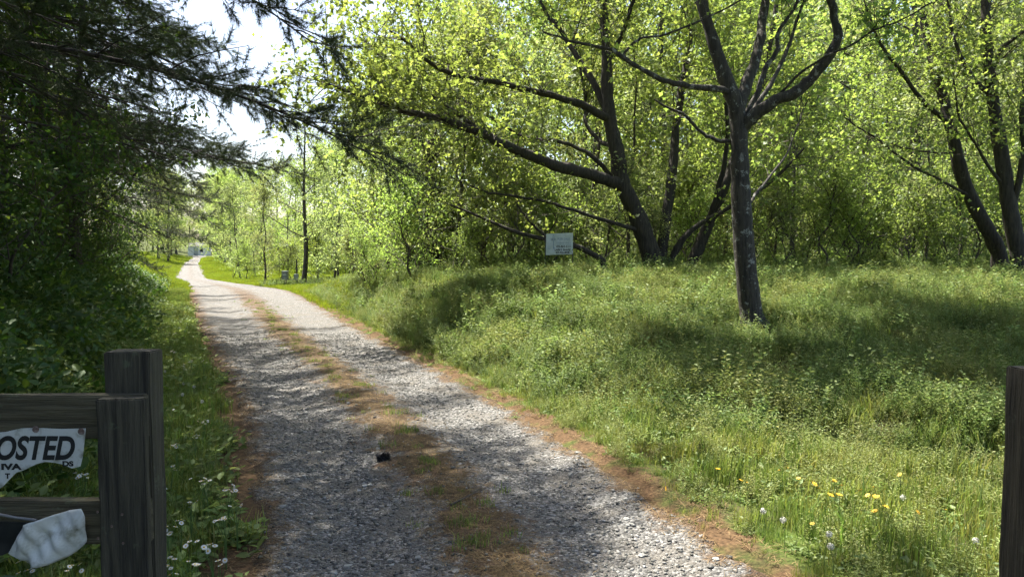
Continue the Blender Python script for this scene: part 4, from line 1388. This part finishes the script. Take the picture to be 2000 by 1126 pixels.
for (a_, b_) in [(69, 838), (158, 842)]:
    q = W(a_, b_, YS - .002)
    wa = link('washer', wash_me, notice, tuple(q - np.array(so)), (math.pi / 2, 0, 0))
    link('nail_head', nail_me, wa, (0, 0, .002), (0, 0, 0), (.8, .8, 1))

# torn, curled sheet hanging from the lower rail
YT = 2.135
to = tuple(W(100, 1040, YT))
torn = thing('torn_sheet', 'crumpled dirty white plastic sheet hanging from the lower rail beside the gate post', 'plastic sheet', to)
outl = np.array([(164, 992), (166, 1020), (166, 1052), (160, 1066), (140, 1082), (112, 1093), (76, 1099), (60, 1092), (44, 1078), (47, 1050), (50, 1036), (58, 1020), (68, 1013), (100, 1004), (130, 998)], float)
outl = smooth_line(np.vstack([outl[1:], outl[:2]]), 40)[:-1]
cen = outl.mean(0)
ringn, rings = len(outl), 9
V, F = [], []
for r_ in range(rings + 1):
    f = 1 - r_ / rings * .97
    for (a_, b_) in outl:
        px_, py_ = cen + (np.array([a_, b_]) - cen) * f
        q = W(px_, py_, YT)
        q[1] += -.030 * math.exp(-((px_ - 70) / 45) ** 2) + .010 * math.sin(px_ * .085 + py_ * .06) + .006 * math.sin(px_ * .21 - py_ * .12)
        V.append(q - np.array(to))
for r_ in range(rings):
    for k in range(ringn):
        a0, a1 = r_ * ringn + k, r_ * ringn + (k + 1) % ringn
        F.append((a0, a1, a1 + ringn, a0 + ringn))
F = F + [(rings * ringn, rings * ringn + k, rings * ringn + k + 1, rings * ringn + k + 1) for k in range(0)]
V.append(np.mean(np.array(V)[-ringn:], 0))
Ft = np.array([(rings * ringn + k, rings * ringn + (k + 1) % ringn, len(V) - 1) for k in range(ringn)])
me = mesh_np('sheet', np.array(V), [np.array(F), Ft], M['paper'], True)
sh = link('sheet', me, torn)
md = sh.modifiers.new('thick', 'SOLIDIFY')
md.thickness = .0015
slab('torn_flap', [(44, 1040), (52, 1034), (50, 1060), (46, 1080), (30, 1088), (16, 1080), (28, 1058), (36, 1044)], YT + .006, .0012, M['paper'], torn, to)
bo = tuple(W(10, 1060, 2.15))
bl = thing('black_panel', 'dull black plastic panel fixed to the lower rail beside the torn sheet', 'panel', bo)
slab('panel_sheet', [(-120, 1016), (0, 1018), (52, 1020), (46, 1046), (30, 1072), (4, 1084), (-40, 1090), (-120, 1092)], 2.152, .003, M['black_plastic'], bl, bo)
tb = Tubes()
tb.add(np.array([W(-120, 995, 2.14), W(0, 1004, 2.14), W(30, 1010, 2.14), W(72, 1015, 2.135)]) - np.array(bo), [.0045] * 4, 6)
link('wire', tb.mesh('wire', plain_mat('grey_wire', (.16, .16, .16), .5)), bl)

# estate sign on the crest
YE = 15.8
eo = W(1092, 522, YE)
eo[2] = float(gz(eo[0], YE))
eo = tuple(eo)
M['sign_white'] = plain_mat('weathered_sign_white', (.58, .62, .60), .5, (.46, .50, .46), 6)
M['sign_blue'] = plain_mat('faded_blue_print', (.20, .28, .36), .6)
es_ = thing('for_sale_sign', 'small weathered white for sale board on thin dark stakes atop the bank', 'sign', eo)
slab('panel', [(1067, 456.5), (1119, 454.5), (1118.5, 496), (1066, 498)], YE, .012, M['sign_white'], es_, eo)
M['dark_metal'] = plain_mat('dark_metal', (.02, .02, .02), .5)
tb = Tubes()
for px_ in (1065.2, 1118.8):
    tb = Tubes()
    a_ = W(px_, 455, YE + .018)
    b_ = W(px_ - (.8 if px_ < 1090 else .2), 530, YE + .018)
    b_[2] = eo[2] - .2
    tb.add(np.array([a_, b_]) - np.array(eo), [.011, .011], 6)
    link('stake', tb.mesh('stake', M['dark_metal']), es_)
YL = YE - .003
lettering('lettering', 'FOR SALE', 1089, 468.5, YL, 4.2, 24, M['sign_blue'], es_, eo, 0, .01)
lettering('lettering', 'COUNTRY REALTY', 1087, 475.3, YL, 2.6, 29, M['sign_blue'], es_, eo, 0, .005)
lettering('lettering', '423-869-5111', 1086, 483.3, YL, 4.2, 29, M['black'], es_, eo, 0, .025)
lettering('lettering', 'LARRY SHARP', 1083.5, 489.6, YL, 4.2, 31, M['black'], es_, eo, 0, .03)
lettering('lettering', '423-526-8038', 1085, 494.8, YL, 3.9, 27, M['black'], es_, eo, 0, .03)
slab('rule_line', [(1087, 477.2), (1116, 476.8), (1116, 477.5), (1087, 477.9)], YL, .0005, M['sign_blue'], es_, eo)
kb = [slab('key_emblem', [(1080.4, 470), (1081.6, 470), (1081.6, 486), (1080.4, 486)], YL, .0005, M['sign_blue'], es_, eo)]
slab('key_emblem', [(1081.6, 482.5), (1083.4, 482.5), (1083.4, 483.6), (1082.4, 484), (1083.2, 485.5), (1081.6, 485.5)], YL, .0005, M['sign_blue'], es_, eo)
tb = Tubes()
for (cx, cy, rr) in [(1081, 466.5, 2.6), (1078.6, 467.5, 1.6), (1083.4, 467.5, 1.6), (1081, 462.2, 1.7)]:
    th = np.linspace(0, 6.283, 17)
    c_ = np.array([W(cx + rr * math.cos(t), cy + rr * math.sin(t), YL) for t in th])
    tb.add(c_ - np.array(eo), np.full(17, .0035), 4)
link('key_bow', tb.mesh('key_bow', M['sign_blue']), es_)
slab('key_emblem', [(1081, 457.6), (1081.7, 460.5), (1080.3, 460.5)], YL, .0005, M['sign_blue'], es_, eo)
slab('small_mark', [(1070, 485), (1075, 484.8), (1075, 485.5), (1070, 485.7)], YL, .0005, M['sign_blue'], es_, eo)


def box_part(name, x0, x1, y0, y1, z0, z1, mat, parent, bev=.006):
    bm = bmesh.new()
    bmesh.ops.create_cube(bm, size=1)
    for v in bm.verts:
        v.co = Vector((x0 + (v.co.x + .5) * (x1 - x0), y0 + (v.co.y + .5) * (y1 - y0), z0 + (v.co.z + .5) * (z1 - z0)))
    if bev:
        bmesh.ops.bevel(bm, geom=bm.edges[:], offset=bev, segments=2, affect='EDGES')
    me = bpy.data.meshes.new(name)
    bm.to_mesh(me)
    bm.free()
    me.materials.append(mat)
    return link(name, me, parent)


# grey utility boxes by the lawn edge
M['grey_box'] = plain_mat('grey_painted_metal', (.20, .22, .24), .5, (.15, .165, .18), 5)
M['pale_box'] = plain_mat('pale_painted_metal', (.38, .40, .40), .5, (.30, .32, .32), 5)
yb = 40.0
xb = (557 - 1000) / 1400 * yb
ub = thing('utility_box', 'grey metal utility box with a pale band on a short post by the lawn trees', 'utility box', (xb, yb, float(gz(xb, yb))))
box_part('cabinet', -.16, .16, -.12, .12, .35, .80, M['grey_box'], ub)
box_part('lid', -.18, .18, -.14, .14, .802, .85, M['pale_box'], ub)
box_part('band', -.10, .10, -.126, -.121, .62, .66, M['sign_white'], ub, 0)
box_part('post', -.05, .05, -.05, .05, -.2, .348, M['dark_metal'], ub)
x2 = xb + .52
ub2 = thing('meter_pedestal', 'small pale pedestal box on a thin pole beside the grey utility box', 'utility box', (x2, yb + .3, float(gz(x2, yb + .3))))
box_part('cabinet', -.12, .12, -.08, .08, .30, .66, M['pale_box'], ub2)
box_part('pole', -.03, .03, .085, .145, -.2, 1.5, M['dark_metal'], ub2)

# white outbuilding at the far end of the track
ys = 170.0
xs = (384 - 1000) / 1400 * ys
sz_ = float(gz(xs, ys))
M['white_wall'] = plain_mat('white_siding', (.72, .73, .72), .6, (.62, .63, .62), 2, stretch=(1, 1, 8))
M['grey_roof'] = plain_mat('grey_roof', (.06, .06, .06), .9, (.09, .09, .09), 4)
shed = thing('white_shed', 'small white outbuilding at the far end of the gravel track', 'shed', (xs, ys, sz_ - .1))
box_part('wall', -2.0, 2.0, 0, 3.5, 0, 2.3, M['white_wall'], shed, 0)
bm = bmesh.new()
pts = [(-2.25, -.25, 2.302), (2.25, -.25, 2.302), (2.25, 3.75, 2.302), (-2.25, 3.75, 2.302), (-2.25, 1.75, 3.2), (2.25, 1.75, 3.2)]
vs_ = [bm.verts.new(p) for p in pts]
for f in [(0, 1, 5, 4), (2, 3, 4, 5), (0, 4, 3), (1, 2, 5), (0, 3, 2, 1)]:
    bm.faces.new([vs_[i] for i in f])
me = bpy.data.meshes.new('roof')
bm.to_mesh(me)
bm.free()
me.materials.append(M['grey_roof'])
link('roof', me, shed)
box_part('door', -.55, .45, -.04, -.003, .05, 2.0, M['pale_box'], shed, 0)
box_part('window', .9, 1.6, -.04, -.003, 1.0, 1.8, M['dark_metal'], shed, 0)


# ------------------------------------------------------------------ countable small plants and bits
def petal_head(npet, r, cr, mat_p, mat_c, name):
    a = np.arange(npet) * 2 * math.pi / npet
    V, F = [], []
    for k in range(npet):
        c, s = math.cos(a[k]), math.sin(a[k])
        w = math.pi / npet * .8
        V += [(0, 0, 0), (r * .75 * math.cos(a[k] - w), r * .75 * math.sin(a[k] - w), .1 * r), (r * c, r * s, .06 * r), (r * .75 * math.cos(a[k] + w), r * .75 * math.sin(a[k] + w), .1 * r)]
        F += [(4 * k, 4 * k + 1, 4 * k + 2), (4 * k, 4 * k + 2, 4 * k + 3)]
    pet = mesh_np(name + '_petals', np.array(V), np.array(F), mat_p)
    bm = bmesh.new()
    bmesh.ops.create_icosphere(bm, subdivisions=1, radius=cr)
    for v in bm.verts:
        v.co.z = v.co.z * .6 + .1 * r
    ctr = bpy.data.meshes.new(name + '_centre')
    bm.to_mesh(ctr)
    bm.free()
    ctr.materials.append(mat_c)
    return pet, ctr


M['petal_white'] = plain_mat('white_petal', (.62, .62, .58), .7)
M['petal_yellow'] = plain_mat('yellow_petal', (.62, .36, .02), .5)
M['flower_centre'] = plain_mat('flower_centre', (.55, .36, .04), .7)
M['stem'] = plain_mat('flower_stem', (.07, .13, .025), .7)
M['fluff'] = plain_mat('dandelion_fluff', (.50, .49, .42), .9)
daisy = petal_head(14, .013, .0045, M['petal_white'], M['flower_centre'], 'fleabane')
butter = petal_head(7, .017, .005, M['petal_yellow'], M['petal_yellow'], 'buttercup')
rf = np.random.default_rng(17)


def ground_hit(px, py, lift):
    """where the view line of a photo pixel meets the ground raised by lift"""
    lo = None
    for Y in np.linspace(2.0, 25, 500):
        q = W(px, py, Y)
        if q[2] <= float(gz(q[0], Y)) + lift:
            return q
    return W(px, py, 25)


def flower(kind, px, py, h, label, group):
    q = ground_hit(px, py, h)
    x, y = q[0], q[1]
    z = float(gz(x, y))
    root = thing(kind, label, 'flower', (x, y, z - .01), rf.uniform(0, 6.28), group)
    if kind == 'fleabane':
        tops = [np.array([rf.normal(0, .022), rf.normal(0, .022), h + rf.uniform(-.03, .015)]) for _ in range(rf.integers(3, 7))]
    else:
        tops = [np.array([rf.normal(0, .02), rf.normal(0, .02), h])]
    for t in tops:
        tb = Tubes()
        tb.add(np.array([(0, 0, -.02), (t[0] * .15, t[1] * .15, h * .55), t]), [.0018, .0016, .0012], 4)
        link('stem', tb.mesh('stem', M['stem']), root)
        if kind == 'dandelion_clock':
            continue
        pet, ctr = daisy if kind == 'fleabane' else butter
        s = rf.uniform(.85, 1.25)
        hd = link('flower_head', pet, root, tuple(t), (rf.normal(0, .35) + .25, rf.normal(0, .35), rf.uniform(0, 6)), (s, s, s))
        link('flower_centre', ctr, hd)
    if kind == 'dandelion_clock':
        d = nrm(rf.normal(0, 1, (70, 3)))
        c = tops[0]
        R = .017
        side = nrm(np.cross(d, rf.normal(0, 1, d.shape)))
        tip = c + d * R
        V = np.concatenate([np.stack([c + d * .003 - side * .0004, c + d * .003 + side * .0004, tip], 1).reshape(-1, 3),
                            np.stack([tip - side * .005, tip + side * .005, tip + np.cross(d, side) * .006], 1).reshape(-1, 3)])
        tag(link('seed_head', mesh_np('seed_head', V, np.arange(len(V)).reshape(-1, 3), M['fluff']), root), kind='stuff')


for (px, py) in [(303, 945), (312, 966), (330, 1022), (352, 1014), (300, 1064), (302, 1082), (341, 1090), (385, 1092), (428, 1098), (398, 932), (406, 938), (332, 912), (343, 1122), (462, 975), (445, 952), (158, 926), (152, 1104), (50, 1106), (338, 684), (372, 702), (360, 711), (398, 705), (278, 678), (310, 955), (296, 975), (322, 1035), (366, 1052), (312, 1100), (415, 1060), (440, 1010), (372, 985), (345, 870), (380, 850), (330, 800), (395, 820)]:
    flower('fleabane', px, py, .30, 'small white daisy-like fleabane in the shaded grass left of the track', 'fleabane flowers left of the track')
for (px, py) in [(1398, 912), (1446, 938), (1462, 944), (1525, 918), (1536, 910), (1570, 934), (1585, 940), (1600, 952), (1630, 940), (1640, 960), (1668, 950), (1690, 966), (1706, 968), (1726, 956), (1738, 986), (1742, 990), (1760, 922), (1785, 998), (1848, 1000), (1580, 1016), (1612, 962), (1655, 945), (1622, 936), (1310, 950), (1720, 968), (1715, 1000)]:
    flower('buttercup', px, py, .22, 'small yellow buttercup in the sunlit grass beside the ditch', 'buttercups in the right verge')
for (px, py) in [(1496, 996), (1534, 1013), (1754, 967), (1611, 1041), (1630, 1067), (1900, 1060)]:
    flower('dandelion_clock', px, py, .20, 'round white dandelion seed head in the sunlit right verge', 'dandelion clocks in the right verge')
for (px, py) in [(360, 747), (375, 754), (355, 768), (318, 725), (386, 784)]:
    flower('dandelion_clock', px, py, .18, 'round white dandelion seed head in the shaded left verge', 'dandelion clocks in the left verge')

# pine cone on the track and dead sticks
q = ground_hit(748, 893, .03)
cone = thing('pine_cone', 'small black open pine cone lying on the gravel beside the needle strip', 'pine cone', (q[0], q[1], float(road_z(q[0], q[1])) + .028), .4)
M['cone'] = plain_mat('dark_cone', (.012, .011, .010), .8)
n = 70
tt = np.linspace(0, 1, n)
a = np.arange(n) * 2.4
rr = .032 * np.sin(np.clip(tt * 1.0 + .12, 0, 1) * math.pi) ** .7
P = np.stack([(tt - .5) * .10, rr * .25 * np.cos(a), rr * .25 * np.sin(a)], -1)
D = np.stack([np.full(n, .35), np.cos(a), np.sin(a)], -1)
V, F = leaf_geo(P, D * 2, .036, rf, LOBED, .1, 0, .05)
V[:, 2] = np.maximum(V[:, 2], -.03)
link('scales', mesh_np('scales', V, F, M['cone']), cone)
tb = Tubes()
tb.add(np.stack([np.linspace(-.05, .045, 6), np.zeros(6), np.zeros(6)], -1), [.008, .015, .016, .014, .01, .004], 7)
link('core', tb.mesh('core', M['cone']), cone)
for (pa, pb, pc, lab) in [((1250, 530), (1285, 545), (1312, 575), 'thin pale dead stick arching out of the bank weeds'), ((880, 985), (925, 962), (945, 945), 'short forked twig lying on the needle strip of the track'), ((1800, 905), (1850, 925), (1880, 960), 'bent dead stick in the dark ditch by the right post')]:
    tb = Tubes()
    P = [ground_hit(*p, .05) for p in (pa, pb, pc)]
    o3 = P[0]
    tb.add(smooth_line(np.array(P) - o3, 9), np.linspace(.007, .003, 9), 5)
    tag(link('dead_stick', tb.mesh('dead_stick', M['twig']), None, tuple(o3)), lab, 'stick')

# leafy shrub by the fence: every leaf its own piece
q = ground_hit(60, 700, .3)
shr = thing('broadleaf_shrub', 'low shrub with large rounded leaves on the bank behind the fence', 'shrub', (-3.25, 4.4, float(gz(-3.25, 4.4)) - .05))
Lm = np.array([[0, 0, 0], [.30, .18, .05], [.40, .45, .08], [.26, .78, .04], [0, 1, -.06], [-.26, .78, .04], [-.40, .45, .08], [-.30, .18, .05], [0, .5, -.02]])
Lf = np.array([[8, i, (i + 1) % 8] for i in range(8)])
leafs = [mesh_np('leaf', Lm * s_, Lf, M['shade_leaf']) for s_ in (.085, .11, .07)]
for k in range(26):
    a, r = rf.uniform(0, 6.28), .55 * math.sqrt(rf.random())
    p0 = np.array([r * .6 * math.cos(a), r * .6 * math.sin(a), float(gz(-3.25 + r * .6 * math.cos(a), 4.4 + r * .6 * math.sin(a))) - float(gz(-3.25, 4.4))])
    d = nrm(np.array([math.cos(a) * .6 + .25, math.sin(a) * .6 - .25, 1.0]))
    ln = rf.uniform(.35, .75)
    p1 = p0 + d * ln
    tb = Tubes()
    tb.add(np.array([p0, (p0 + p1) / 2 + .02, p1]), [.004, .003, .002], 4)
    link('stem', tb.mesh('stem', M['stem']), shr)
    for j in range(9):
        t = .25 + .75 * j / 8
        az = j * 2.4 + a
        s_ = rf.uniform(.75, 1.25)
        link('leaf', leafs[j % 3], shr, tuple(p0 + (p1 - p0) * t), (rf.normal(-.15, .3), rf.normal(0, .35), az), (s_, s_, s_))
